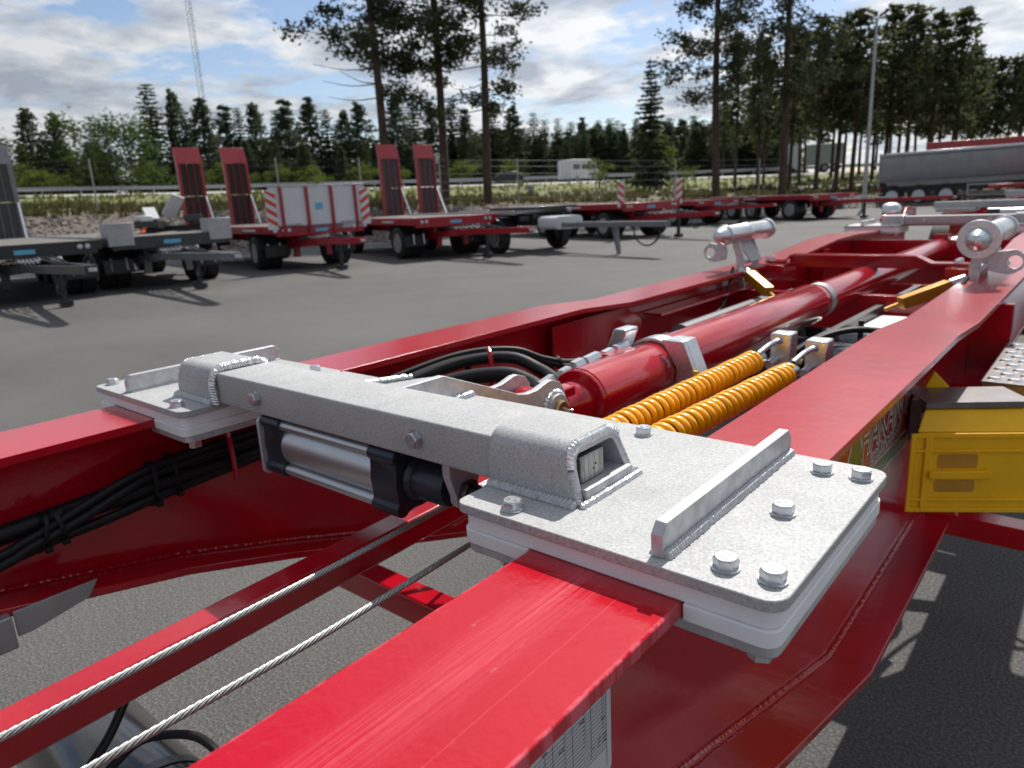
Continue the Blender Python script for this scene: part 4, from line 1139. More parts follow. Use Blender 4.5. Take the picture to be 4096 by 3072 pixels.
# ------------------------------------------------------------------ container locks: rollers on swing arms, one on each beam
def lock(x, y0, y1, z, s, label):
    t = thing('container_lock', label, 'container lock', (x, y0, 1.03), 'container locks')
    L = y1 - y0
    fl = .074 if s < 0 else .052
    MB().lathe([(-.075, .010), (-.070, .022), (-.05, .034), (-.02, .044), (-.006, .046), (-.006, fl), (.004, fl + .002), (.014, fl), (.016, .047), (L * .45, .047), (L * .46, .050), (L * .52, .050), (L * .53, .047), (L, .047), (L, .056), (L + .018, .057), (L + .02, .04), (L + .05, .03), (L + .055, .01)], (x, y0, z), (0, 1, 0), 32).build('roller', 'zinc', t)
    xx = x + s * .03
    a = MB()
    for (ya, yb) in ((y0 + L * .25, y0 + L * .25 + .012), (y0 + L * .62, y0 + L * .62 + .012)):
        a.prism([(x - .02, z - .03), (x + .02, z - .03), (xx + .025, 1.09), (xx + .018, 1.0), (xx + .06, .84), (xx + .02, .84), (xx - .012, 1.0), (xx - .018, 1.09)], 'y', ya, yb)
    a.box(xx - .017, xx + .024, y0 + L * .25 + .0121, y0 + L * .62 - .0001, 1.06, 1.072)
    a.build('swing_arm', 'galv_smooth', t, bevel=0.0015)
    MB().add_quadplate([(x - .0, y0 + L * .28, z - .03), (x - .0, y0 + L * .66, z - .03), (x + .075, y0 + L * .60, 1.07), (x + .075, y0 + L * .34, 1.07)], 0.006).build('cover_plate', 'galv', t)
    lx = x + .02
    eye = [(lx + .0, z - .06), (lx + .10, z - .045), (lx + .135, z - .075), (lx + .125, z - .12), (lx + .09, z - .145), (lx + .01, z - .135)]
    if s > 0: eye = [(2 * x - q[0], q[1]) for q in eye]
    hole = [(sum(q[0] for q in eye) / 6 + (-.02 if s > 0 else .02) + .026 * cos(2 * pi * k / 16), z - .095 + .026 * sin(2 * pi * k / 16)) for k in range(16)]
    ee = MB()
    N_ = 16; ctr = (sum(q[0] for q in hole) / 16, sum(q[1] for q in hole) / 16)
    out_ = []
    for k in range(N_):
        aa = atan2(hole[k][1] - ctr[1], hole[k][0] - ctr[0]); best = None
        for i in range(6):
            (ax_, az_), (bx_, bz_) = eye[i], eye[(i + 1) % 6]
            dx, dz = cos(aa), sin(aa); ex_, ez_ = bx_ - ax_, bz_ - az_
            dd = dx * ez_ - dz * ex_
            if abs(dd) < 1e-9: continue
            tt = ((ax_ - ctr[0]) * ez_ - (az_ - ctr[1]) * ex_) / dd
            uu = ((ax_ - ctr[0]) * dz - (az_ - ctr[1]) * dx) / dd
            if tt > 0 and -1e-6 <= uu <= 1 + 1e-6: best = tt if best is None else min(best, tt)
        out_.append((ctr[0] + cos(aa) * best, ctr[1] + sin(aa) * best))
    y_a, y_b = y0 + .10, y0 + .112
    vs = []
    for k in range(N_): vs += [(hole[k][0], y_a, hole[k][1]), (out_[k][0], y_a, out_[k][1]), (out_[k][0], y_b, out_[k][1]), (hole[k][0], y_b, hole[k][1])]
    fs = []
    for k in range(N_):
        o = 4 * k; q = 4 * ((k + 1) % N_)
        for j in range(4): fs.append((o + j, o + (j + 1) % 4, q + (j + 1) % 4, q + j))
    ee.add(vs, fs)
    ee.build('lifting_eye', 'galv_smooth', t, bevel=0.0015)
    # gold actuator
    MB().bar((xx + s * .07, y0 + .10, 1.01), (xx + s * .22, y0 - .02, .945), .05, .05).build('actuator', 'gold', t, bevel=0.003)
    MB().cyl((xx + s * .066, y0 + .104, 1.012), (xx + s * .02, y0 + .14, 1.03), 0.026, n=18).build('actuator_cap', 'zinc', t)
    MB().tube([(xx + s * .225, y0 - .024, .943), (xx + s * .27, y0 - .06, .922)], 0.009, 8).build('actuator_pin', 'gold', t)
    MB().tube(smooth_path([(xx, y0 + .06, 1.05), (xx + s * .03, y0 - .05, .98), (xx + s * .05, y0 - .16, .90), (xx + s * .11, y0 - .4, .88), (xx + s * .18, y0 - .8, .86)], 8), 0.008, 8).build('actuator_hose', 'rubber', t)
lock(-1.545, 3.50, 4.05, 1.217, 1, 'zinc container lock with roller on the left beam')
lock(-0.425, 3.33, 4.05, 1.207, -1, 'zinc container lock with roller and lifting eye on the right beam')

# ------------------------------------------------------------------ yellow wheel chock hanging in its holder
ch = thing('wheel_chock', 'yellow plastic wheel chock hanging beside the right beam', 'wheel chock', (-0.336, 1.90, 0.65))
cx0, cx1 = -0.336, 0.10
yf, yb, zt, zb_ = 1.90, 2.02, 0.838, 0.628
bd = MB()
bd.prism([(cx0 + .012, yf + .006), (cx1, yf + .006), (cx1, yb), (cx0 + .11, yb)], 'z', zb_, zt)
lo_ = [(cx0 + .013, yf + .007, zt), (cx1 - .001, yf + .007, zt), (cx1 - .001, yb - .001, zt), (cx0 + .111, yb - .001, zt)]
hi_ = [(cx0 + .05, yf + .06, zt + .046), (cx1 - .14, yf + .06, zt + .046), (cx1 - .14, yb - .002, zt + .046), (cx0 + .13, yb - .002, zt + .046)]
bd.add(lo_ + hi_, [(3, 2, 1, 0), (4, 5, 6, 7), (0, 1, 5, 4), (1, 2, 6, 5), (2, 3, 7, 6), (3, 0, 4, 7)])
b_o = bd.build('chock_body', 'yellow', ch, bevel=0.004)
rb = MB()
for (a, b_) in ((zt - .012, zt), (zt - .05, zt - .042), (zb_ + .030, zb_ + .038), (zb_, zb_ + .012)):
    rb.box(cx0, cx1, yf, yf + .0061, a, b_)
for (a, b_) in ((cx0, cx0 + .012), (cx0 + .034, cx0 + .05)):
    rb.box(a, b_, yf - .0005, yf + .0062, zb_ + .0002, zt - .0002)
rb.prism(rrect(cx0 + .045, cx0 + .19, .722, .742, .006), 'y', yf - .010, yf + .0059)
rb.build('chock_ribs', 'yellow', ch, bevel=0.002)
MB().prism(rrect(cx0 + .068, cx0 + .162, .746, .782, .006), 'y', yf + .0052, yf + .0058).prism(rrect(cx0 + .066, cx0 + .160, .682, .714, .006), 'y', yf + .0052, yf + .0058).build('pocket_shade', 'gold', ch)  # flat darker patches; the shade inside the pockets is put into the colour
MB().prism([(cx0 + .10, .88), (cx0 + .13, .945), (cx0 + .19, .88)], 'y', 2.105, 2.125).build('chock_tip', 'yellow', ch, bevel=0.002)

ch.rotation_euler = (0, 0, CA)
# ------------------------------------------------------------------ ground
def az2(a): return (-sin(radians(a)), cos(radians(a)))
EDGE = [(-60, 40), (-20, 52), (0, 49), (8, 46.5), (12, 45.5), (20, 42), (30, 37), (40, 32.5), (48, 30.5), (58, 29.5), (66, 30), (75, 31), (90, 34), (120, 45)]
ROAD1 = [(-60, 95), (-20, 84), (10, 75), (20, 69), (36, 63), (48, 58), (59, 56), (72, 54), (90, 58), (120, 70)]
def ip(T, a):
    for (p, u), (q, v) in zip(T[:-1], T[1:]):
        if a <= q: return u + (v - u) * max(0.0, (a - p) / (q - p))
    return T[-1][1]
def clampz(a): return max(-5, min(85, a))
def zbank(a): return ip([(-60, .4), (0, .5), (14, .62), (25, .85), (36, 1.1), (50, 1.35), (66, 1.6), (80, 1.7), (120, 1.7)], a)
def zr1(a): return .88 + .0215 * clampz(a)
def zr2(a): return 2.3 + .0215 * clampz(a)
def terrain_z(a, D):
    e = ip(EDGE, a); r1 = ip(ROAD1, a); r2 = r1 + 25
    T = [(0, 0), (e, 0.0), (e + 3.2, zbank(a)), (r1 - 3, zr1(a) - .12), (r1 - 2.6, zr1(a)), (r1 + 2.6, zr1(a)), (r1 + 5, zr1(a) + .1), (r2 - 5.0, zr2(a) - .25), (r2 - 4.5, zr2(a)), (r2 + 5.5, zr2(a)), (r2 + 8, zr2(a) - .4), (r2 + 60, zr2(a) - .2), (400, 3)]
    return ip(T, D)
def tz(x, y): return terrain_z(math.degrees(atan2(-x, y)), hypot(x, y))
g = MB(); g.add([(-500, -60, -0.06), (300, -60, -0.06), (300, 700, -0.06), (-500, 700, -0.06)], [(0, 1, 2, 3)])
tag(g.build('ground', 'forest_g', smooth=False), kind='structure')
yd = MB()
pts = [(25, -30), (60, 0), (60, 45)] + [(az2(a)[0] * (ip(EDGE, a) + .3), az2(a)[1] * (ip(EDGE, a) + .3)) for a in range(-40, 119, 3)] + [(-25, -30)]
yd.add([(x, y, 0) for x, y in pts], [tuple(range(len(pts)))])
yo = yd.build('asphalt_yard', 'asphalt', smooth=False); tag(yo, kind='structure')
def ring(name, mat, fa, fb, n=4, jag=0.0, seed=0, rel=0.0):
    m = MB(); A = [a * 1.0 for a in range(-60, 121, 2)]
    vs = []
    for a in A:
        d0, d1 = fa(a), fb(a)
        for k in range(n + 1):
            D = d0 + (d1 - d0) * k / n
            x, y = az2(a); x *= D; y *= D
            z = terrain_z(a, D) + rel
            if 0 < k < n and jag: z += jag * noise.noise((x * .7 + seed, y * .7, seed))
            vs.append((x, y, z))
    q = n + 1
    fs = [(i * q + k, i * q + k + 1, (i + 1) * q + k + 1, (i + 1) * q + k) for i in range(len(A) - 1) for k in range(n)]
    m.add(vs, fs)
    return tag(m.build(name, mat), kind='structure')
E_ = lambda a: ip(EDGE, a)
R1 = lambda a: ip(ROAD1, a)
ring('gravel_bank', 'gravel', lambda a: E_(a), lambda a: E_(a) + 3.2, 6, .12, 1)
ring('heath_strip', 'heath_g', lambda a: E_(a) + 3.2, lambda a: R1(a) - 3, 6, .1, 2)
ring('lower_road', 'concrete', lambda a: R1(a) - 3, lambda a: R1(a) + 2.6, 3)
ring('verge', 'grass_g', lambda a: R1(a) + 2.6, lambda a: R1(a) + 20, 6)
ring('upper_road', 'concrete', lambda a: R1(a) + 20, lambda a: R1(a) + 30.5, 3)
ring('forest_floor', 'forest_g', lambda a: R1(a) + 30.5, lambda a: 330, 8)
# loose stones of the bank
sb = MB(); rnd = random.Random(5)
ico = [(0, 0, 1), (.9, 0, .1), (.28, .85, .2), (-.72, .52, 0), (-.72, -.52, .15), (.28, -.85, 0), (0, 0, -.8)]
icf = [(0, 1, 2), (0, 2, 3), (0, 3, 4), (0, 4, 5), (0, 5, 1), (6, 2, 1), (6, 3, 2), (6, 4, 3), (6, 5, 4), (6, 1, 5)]
for i in range(9000):
    a = rnd.uniform(3, 80); D = E_(a) + rnd.uniform(-.1, 3.4); x, y = az2(a); x *= D; y *= D
    s_ = rnd.uniform(.04, .11); t = rnd.uniform(0, 6.3); z = terrain_z(a, D)
    sb.add([(x + s_ * (p[0] * cos(t) - p[1] * sin(t)) * rnd.uniform(.7, 1.2), y + s_ * (p[0] * sin(t) + p[1] * cos(t)) * rnd.uniform(.7, 1.2), z + s_ * p[2] * .7) for p in ico], icf)
tag(sb.build('bank_stones', 'stone', smooth=False), 'loose grey brown stones covering the bank behind the trailers', 'stones', kind='stuff')
# heath and grass tufts
def tufts(name, mat, n, fa, fb, h0, h1, label, cat, seed):
    b = MB(); rnd = random.Random(seed)
    vs = []; fs = []
    for i in range(n):
        a = rnd.uniform(3, 80); u = rnd.random(); D = fa(a) + (fb(a) - fa(a)) * u
        x, y = az2(a); x *= D; y *= D
        if noise.noise((x * .25, y * .25, seed)) < rnd.uniform(-.5, .25): continue
        z = terrain_z(a, D); h = rnd.uniform(h0, h1) * (.6 + .9 * max(0, noise.noise((x * .15, y * .15, seed + 3)) + .5))
        for k in range(5):
            t = rnd.uniform(0, 6.3); w = h * rnd.uniform(.10, .22); lx = cos(t); ly = sin(t); o = len(vs)
            ox = rnd.uniform(-.25, .25) * h * 1.6; oy = rnd.uniform(-.25, .25) * h * 1.6; q = rnd.uniform(.2, .9) * h * .6
            vs += [(x + ox - ly * w, y + oy + lx * w, z - .02), (x + ox + ly * w, y + oy - lx * w, z - .02), (x + ox + lx * q, y + oy + ly * q, z + h * rnd.uniform(.6, 1))]
            fs.append((o, o + 1, o + 2))
    b.add(vs, fs)
    tag(b.build(name, mat, smooth=False), label, cat, kind='stuff')
tufts('heather', 'heath', 5200, lambda a: E_(a) + 2.9, lambda a: R1(a) - 3.2, .2, .45, 'brown green heather and grass between bank and lower road', 'heather', 11)
tufts('tall_grass', 'grassb', 3000, lambda a: R1(a) + 2.7, lambda a: R1(a) + 20, .2, .45, 'green grass on the verge between the two roads', 'grass', 12)

# ------------------------------------------------------------------ trees
ALLP = []
def rnd_unit(r):
    z = r.uniform(-1, 1); t = r.uniform(0, 2 * pi); q = sqrt(1 - z * z)
    return Vector((q * cos(t), q * sin(t), z))
def tuft_add(vs, fs, c, s, r, flat=.5):
    # a spray of three thin leaf-sized triangles and a quad
    for k in range(3):
        d = rnd_unit(r); d.z *= flat; d.normalize()
        e = rnd_unit(r).cross(d).normalized()
        o = len(vs); w = s * r.uniform(.22, .42)
        p = c + d * s * .15
        vs += [tuple(p - e * w), tuple(p + d * s), tuple(p + e * w), tuple(p - d * s * .35)]
        fs.append((o, o + 1, o + 2, o + 3))
def limb(mb, p, q, r0, r1, n=5, bend=0.0, rn=None):
    p = Vector(p); q = Vector(q); m = (p + q) / 2 + Vector((0, 0, bend))
    mb.tube(smooth_path([p, m, q], 3), lambda t: r0 + (r1 - r0) * t, n)
def make_tree(kind, h, seed, dens=1.0):
    r = random.Random(seed)
    root = bpy.data.objects.new('tree', None); COL.objects.link(root); ORG[root.name] = (0, 0, 0)
    tk = MB(); vs = []; fs = []
    lean = Vector((r.uniform(-.012, .012), r.uniform(-.012, .012), 0))
    def axis(z): return Vector((lean.x * z + .05 * sin(z * .5 + seed), lean.y * z + .05 * cos(z * .43 + seed), z))
    if kind == 'bush' or kind == 'birch':
        r0 = .035 * h ** .5 * .6
        tk.tube([axis(h * t / 6) for t in range(7)], lambda t: r0 * (1 - .85 * t) + .01, 6)
        n = int(950 * dens) if kind == 'birch' else int(420 * dens)
        for i in range(int(26 if kind == 'birch' else 12)):
            zt = h * r.uniform(.18, .97) if kind == 'birch' else h * r.uniform(.1, .95)
            wmax = (.27 if kind == 'birch' else .42) * h * (sin(pi * min(1, (zt / h) ** .75)) ** .6 + .12)
            a = r.uniform(0, 2 * pi); R = wmax * r.uniform(.25, 1)
            c = axis(zt) + Vector((cos(a) * R, sin(a) * R, 0))
            limb(tk, axis(zt * .75), c, r0 * .25, .008, 4)
            sg = h * r.uniform(.055, .10)
            for k in range(n // 26 if kind == 'birch' else n // 12):
                p = c + Vector((r.gauss(0, 1) * sg, r.gauss(0, 1) * sg, r.gauss(0, .8) * sg))
                tuft_add(vs, fs, p, h * r.uniform(.018, .032) * (1 if kind == 'birch' else 1.6), r, .8)
    elif kind == 'spruce':
        r0 = .011 * h + .03
        tk.tube([axis(h * t / 8) for t in range(9)], lambda t: r0 * (1 - .93 * t) + .008, 7)
        z = h * r.uniform(.08, .16)
        while z < h * .99:
            t = (h - z) / h
            R = h * (.05 + .19 * t ** .85) * r.uniform(.75, 1.1)
            nb = int(5 + 3 * t)
            a0 = r.uniform(0, 6.3)
            for b in range(nb):
                a = a0 + 2 * pi * b / nb + r.uniform(-.3, .3); L = R * r.uniform(.55, 1.12)
                dz = -L * r.uniform(.15, .42) * t + L * .1
                d = Vector((cos(a), sin(a), 0))
                p0 = axis(z); p1 = p0 + d * L + Vector((0, 0, dz))
                if t > .2: limb(tk, p0, p1, .02 + .015 * t, .006, 3)
                k = max(4, int(L * 10 * dens))
                for j in range(k):
                    u = (j + r.random()) / k
                    if u < .15 and r.random() < .6: continue
                    q = p0.lerp(p1, u) + Vector((r.gauss(0, .05) * L, r.gauss(0, .05) * L, r.gauss(-.02, .05) * h * .12 * t - .02))
                    tuft_add(vs, fs, q, r.uniform(.28, .50) * (.55 + .6 * t) * h / 14, r, .5)
            z += h * r.uniform(.022, .036) * (1 + .3 * t)
    else:
        # pine: bare lower stem, whorls of rising limbs with needle clumps at their ends
        tall = kind in ('tall', 'giant')
        base = {'pine': .12, 'tall': .36, 'giant': .27}[kind]
        r0 = {'pine': .010 * h + .04, 'tall': .0095 * h + .03, 'giant': .21}[kind]
        tk.tube([axis(h * t / 10) for t in range(11)], lambda t: r0 * (1 - .8 * t) + .012, 9)
        z = h * base * r.uniform(.9, 1.1)
        side = r.uniform(0, 6.3)
        while z < h * .985:
            t = (z / h - base) / (1 - base)
            wid = {'pine': .20, 'tall': .15, 'giant': .175}[kind] * h
            if kind == 'giant':
                R = wid * (.35 + .65 * sin(pi * min(1, .18 + .75 * max(0, t)))) * r.uniform(.6, 1.15)
                if t > .8: R *= max(.25, (1 - t) / .2)
            else: R = wid * (.10 + .95 * max(0.0, 1 - t) ** .8) * (.55 + .45 * min(1, t / .22)) * r.uniform(.6, 1.15)
            nb = r.choice((3, 4, 4, 5)) if kind != 'giant' else r.choice((2, 3, 4))
            a0 = r.uniform(0, 6.3)
            for b in range(nb):
                a = a0 + 2 * pi * b / nb + r.uniform(-.4, .4)
                L = R * r.uniform(.5, 1.2) * (1 + .35 * cos(a - side))
                d = Vector((cos(a), sin(a), 0)); rise = L * r.uniform(-.12, .35) * (1 if t > .3 else .3)
                p0 = axis(min(h * .99, z + (0 if kind == 'giant' else r.gauss(0, .014) * h))); p1 = p0 + d * L + Vector((0, 0, rise))
                limb(tk, p0, p1, .028 if tall else .022, .008, 4, -L * .06)
                if t < .12 and r.random() < .45: continue       # dead lower limbs
                ncl = max(2, int(L * (2.5 if kind == 'giant' else 2.0)))
                for c in range(ncl):
                    u = 1 - .62 * (c / ncl) ** 1.1 * r.uniform(.6, 1.2)
                    cc = p0.lerp(p1, min(1.03, u)) + Vector((r.gauss(0, .10) * L, r.gauss(0, .10) * L, r.gauss(.03, .06) * L))
                    sg = r.uniform(.22, .44) * (h / 14) * (.3 + .7 * min(1, (1 - t) / .35)) if kind != 'giant' else r.uniform(.18, .42)
                    for k in range(int({'giant': 42, 'pine': 8, 'tall': 5}[kind] * dens)):
                        q = cc + Vector((r.gauss(0, 1) * sg, r.gauss(0, 1) * sg, r.gauss(0, .55) * sg))
                        tuft_add(vs, fs, q, r.uniform(.19, .34) * (h / 13) if kind != 'giant' else r.uniform(.09, .165), r, .7)
            z += h * (r.uniform(.026, .05) if kind == 'giant' else r.uniform(.017, .034))
    to = tk.build('trunk', 'bark' if kind in ('giant', 'tall', 'pine') else 'bark', root, ang=60)
    me = bpy.data.meshes.new('crown'); me.from_pydata(vs, [], fs)
    me.materials.append(M[{'bush': 'leaf_bright', 'birch': 'leaf', 'spruce': 'spruce', 'pine': 'needle_blue', 'tall': 'needle', 'giant': 'needle_backlit'}[kind]])
    co = bpy.data.objects.new('crown', me); COL.objects.link(co); co.parent = root
    root['H'] = h
    ALLP.append(root)
    return root
def put(proto, x, y, h=None, rot=0.0, label=None, cat='tree', group=None, name=None, zoff=0.0, wide=1.0):
    o = copy_tree(proto); del o['H']
    s_ = (h / proto['H']) if h else 1.0
    o.location = (x, y, tz(x, y) - .05 + zoff); o.rotation_euler = (0, 0, rot); o.scale = (s_ * wide, s_ * wide, s_)
    if name: o.name = name
    tag(o, label, cat, group)
    return o
rt = random.Random(3)
protos = {'p': [make_tree('pine', 13, 20 + i) for i in range(5)], 's': [make_tree('spruce', 14, 40 + i) for i in range(4)],
          'b': [make_tree('birch', 9, 60 + i, 1.5) for i in range(3)], 't': [make_tree('tall', 14, 80 + i) for i in range(5)]}
NM = {'p': 'pine_tree', 's': 'spruce_tree', 'b': 'birch_tree', 't': 'pine_tree'}
GL = {'p': ('dark bushy pine in the forest edge beyond the upper road', 'pines beyond the upper road'),
      's': ('dark pointed spruce in the forest edge beyond the upper road', 'spruces beyond the upper road'),
      'b': ('pale green leafy birch in front of the dark pines at left', 'birches at the forest edge'),
      't': ('slender pine with bare stem in the stand at right', 'pines in the stand at right')}
TREES = [(-92.8, 24.5, 12.5, 'p'), (-86.5, 25.0, 9.7, 'b'), (-92.5, 29.1, 13.3, 'p'), (-89.8, 30.9, 12.7, 'p'), (-87.4, 31.7, 11.8, 'b'), (-91.4, 35.3, 12.8, 's'), (-81.0, 34.4, 11.7, 'b'), (-80.7, 32.4, 10.9, 'b'), (-90.8, 41.8, 16.6, 's'), (-91.5, 45.0, 16.3, 'p'), (-86.6, 46.0, 14.8, 'p'), (-85.7, 43.3, 12.7, 's'), (-90.5, 51.3, 14.9, 'p'), (-88.8, 52.2, 14.3, 's'), (-87.0, 53.3, 14.8, 'p'), (-84.1, 56.0, 15.1, 'p'), (-89.0, 57.6, 14.4, 's'), (-84.0, 59.6, 15.5, 'p'), (-83.6, 61.9, 14.1, 's'), (-85.4, 66.2, 14.4, 'p'), (-82.6, 66.4, 15.2, 'p'), (-77.8, 69.0, 15.8, 'p'), (-79.1, 73.6, 15.7, 's'), (-76.1, 73.8, 14.9, 'p'), (-75.2, 77.5, 15.7, 's'), (-71.3, 75.7, 13.7, 'p'), (-72.5, 82.7, 15.1, 's'), (-71.2, 86.5, 14.6, 'p'), (-72.8, 92.9, 14.2, 's'), (-84.7, 111.5, 15.1, 's'), (-83.8, 114.6, 15.4, 's'), (-80.8, 114.4, 14.5, 's'), (-81.7, 119.8, 15.6, 'p'), (-77.2, 118.0, 14.6, 's'), (-77.9, 123.5, 15.2, 's'), (-74.3, 122.2, 14.0, 's'), (-70.8, 120.8, 14.1, 's'), (-67.5, 123.8, 13.9, 's'), (-65.2, 123.9, 13.0, 'p'), (-62.1, 123.2, 13.4, 's'), (-60.8, 126.1, 13.0, 's'), (-57.0, 123.5, 12.8, 's'), (-54.1, 122.6, 12.7, 's'), (-50.5, 121.9, 12.9, 's'), (-47.1, 121.2, 13.2, 's'), (-25.3, 80.1, 14.5, 't'), (-29.0, 87.3, 14.2, 't'), (-24.5, 82.4, 14.0, 't'), (-22.3, 78.9, 13.8, 't'), (-23.0, 87.0, 13.9, 't'), (-19.8, 79.6, 13.8, 't'), (-20.2, 87.7, 13.4, 't'), (-17.2, 78.1, 13.5, 't'), (-17.5, 86.2, 13.3, 't'), (-15.3, 80.6, 12.5, 't'), (-14.0, 78.8, 12.6, 't'), (-13.7, 84.9, 13.0, 't'), (-11.5, 77.1, 12.4, 't'), (-11.3, 83.2, 12.0, 't'), (-9.8, 79.4, 11.2, 't'), (-8.6, 77.5, 11.1, 't'), (-7.9, 79.6, 11.9, 't'), (-6.5, 81.7, 11.5, 't')]
OWN = {(-90.8, 41.8): 'tallest spruce of the left forest edge, left of the lattice mast', (-91.5, 45.0): 'pine next right of the tallest left hand spruce',
       (-86.6, 46.0): 'bushy pine standing in front of the lattice mast', (-92.5, 29.1): 'bushy pine near the left picture edge left of the birches',
       (-91.4, 35.3): 'narrow spruce between the two groups of pale birches', (-86.5, 25.0): 'pale birch at the very left picture edge',
       (-87.4, 31.7): 'pale green birch left of the narrow spruce', (-81.0, 34.4): 'tallest pale green birch in front of the left hand forest', (-80.7, 32.4): 'lower pale birch just left of the tallest birch',
       (-83.6, 61.9): 'pointed spruce between the two pairs of red ramps', (-17.2, 78.1): 'tallest pointed pine right of the lamp post', (-11.5, 77.1): 'pine rising over the red beam of the tipping trailer',
       (-25.3, 80.1): 'first broad pine left of the lamp post', (-6.5, 81.7): 'pine at the right picture edge'}
for (x, y, zt, k) in TREES:
    pr = rt.choice(protos[k]); lb, gp = GL[k]
    h = (zt - tz(x, y)) * 1.02
    own = OWN.get((x, y))
    if own: lb = own
    put(pr, x, y, h, rt.uniform(0, 6.3), lb, 'tree', gp, NM[k], wide=rt.uniform(.95, 1.25) if k != 't' else 1.15)
# second and third rows of the forest, lower than the skyline in front
for i in range(200):
    a = rt.uniform(20, 80); D = R1(a) + 33 + rt.uniform(2, 40)
    if a < 42: D += 18
    x, y = az2(a); x *= D; y *= D
    k = rt.choice('ppss' if a > 40 else 'ssp')
    zt = 1.45 + D * (.088 if a > 40 else .077) * rt.uniform(.80, 1.02)
    put(rt.choice(protos[k]), x, y, max(6, zt - tz(x, y)), rt.uniform(0, 6.3), GL[k][0], 'tree', GL[k][1], NM[k], wide=rt.uniform(1.0, 1.4))
for i in range(120):
    a = rt.uniform(19, 44); D = R1(a) + 50 + rt.uniform(0, 38)
    x, y = az2(a); x *= D; y *= D
    k = rt.choice('sssp'); zt = 1.45 + D * rt.uniform(.072, .094)
    put(rt.choice(protos[k]), x, y, max(6, zt - tz(x, y)), rt.uniform(0, 6.3), GL[k][0], 'tree', GL[k][1], NM[k], wide=rt.uniform(1.1, 1.5))
for i in range(16):
    a = rt.uniform(1, 24); D = rt.uniform(84, 125)
    x, y = az2(a); x *= D; y *= D
    zt = 1.45 + D * rt.uniform(.09, .128)
    put(rt.choice(protos['t']), x, y, zt - tz(x, y), rt.uniform(0, 6.3), GL['t'][0], 'tree', GL['t'][1], NM['t'], wide=1.25)
# young growth under the forest edge
bush_p = [make_tree('bush', 2.6, 90 + i, 1.2) for i in range(3)]
bi = 0
for (x, y, h, lb) in ((-41.0, 62.8, 3.0, 'bright green young bush on the verge beside the white van'), (-34.4, 63.2, 2.6, 'bright green bush by the foot of the lone spruce'),
                      (-35.4, 64.5, 5.0, 'slim pale green sapling beside the lone spruce'), (-30.2, 60.5, 2.2, 'small green bush right of the lone spruce'),
                      (-54, 38, 2.4, 'young green bush behind the white front board'), (-49.5, 44, 2.6, 'young green bush left of the three tall pines')):
    put(bush_p[bi % 3], x, y, h, bi * 1.3, lb, 'bush', None, 'bush', wide=.8 if h > 4 else 1.1); bi += 1
for i in range(40):
    a = rt.uniform(40, 78); D = R1(a) + 31 + rt.uniform(0, 5); x, y = az2(a)
    put(rt.choice(bush_p), x * D, y * D, rt.uniform(2, 4.2), rt.uniform(0, 6), 'young green growth along the forest edge', 'bush', 'young bushes along the forest edge', 'bush', wide=1.2)
# solitary big trees
giants = [make_tree('giant', 17.5, s_, 1.0) for s_ in (301, 302, 303)]
put(giants[0], -27.4, 23.4, 18.5, 0.4, 'leftmost of the three tall dark pines, its crown hanging out to the left', 'tree', None, 'pine_tree')
put(giants[1], -26.9, 26.9, 19.0, 2.2, 'middle one of the three tall dark pines', 'tree', None, 'pine_tree')
put(giants[2], -24.6, 27.6, 18.0, 4.0, 'rightmost of the three tall dark pines', 'tree', None, 'pine_tree')
g4 = make_tree('giant', 18, 304, .9); g5 = make_tree('giant', 18, 305, .9)
put(g4, -19.1, 41.9, 20, 1.0, 'tall pine with straight bare trunk right of the lone spruce', 'tree', None, 'pine_tree')
put(g5, -15.95, 44.2, 20, 3.0, 'tall pine with thick trunk left of the lamp post', 'tree', None, 'pine_tree')
put(make_tree('spruce', 12, 311, 1.5), -33.3, 59.3, 11.3, 0.5, 'lone dark spruce standing on the verge', 'tree', None, 'spruce_tree', wide=.85)
t6 = make_tree('tall', 14, 312, 1.2)
put(t6, -28.2, 66.2, 13.4, 0.5, 'thin pine behind the trunk of the tall pine right of the spruce', 'tree', None, 'pine_tree')
put(t6, -23.7, 70.0, 13.3, 2.5, 'thin pine just right of the thick trunked tall pine', 'tree', None, 'pine_tree')
put(protos['t'][1], -26.6, 69.0, 11.0, 1.5, 'short thin pine between the two tall right hand pines', 'tree', None, 'pine_tree')
for i, (a, D, h) in enumerate(((17.5, 60, 12), (16.2, 62, 12.5), (19.3, 64, 11.5), (15.2, 60, 12.2), (13.2, 63, 12.6), (12.0, 60, 12.2), (10.6, 62, 12), (21.5, 66, 12), (9.2, 63, 12))):
    x, y = az2(a)
    put(protos['t'][i % 5], x * D, y * D, h, i, GL['t'][0], 'tree', GL['t'][1], NM['t'], wide=1.2)

for p_ in ALLP:                         # the patterns themselves are not part of the scene
    for c_ in list(p_.children): bpy.data.objects.remove(c_)
    bpy.data.objects.remove(p_)
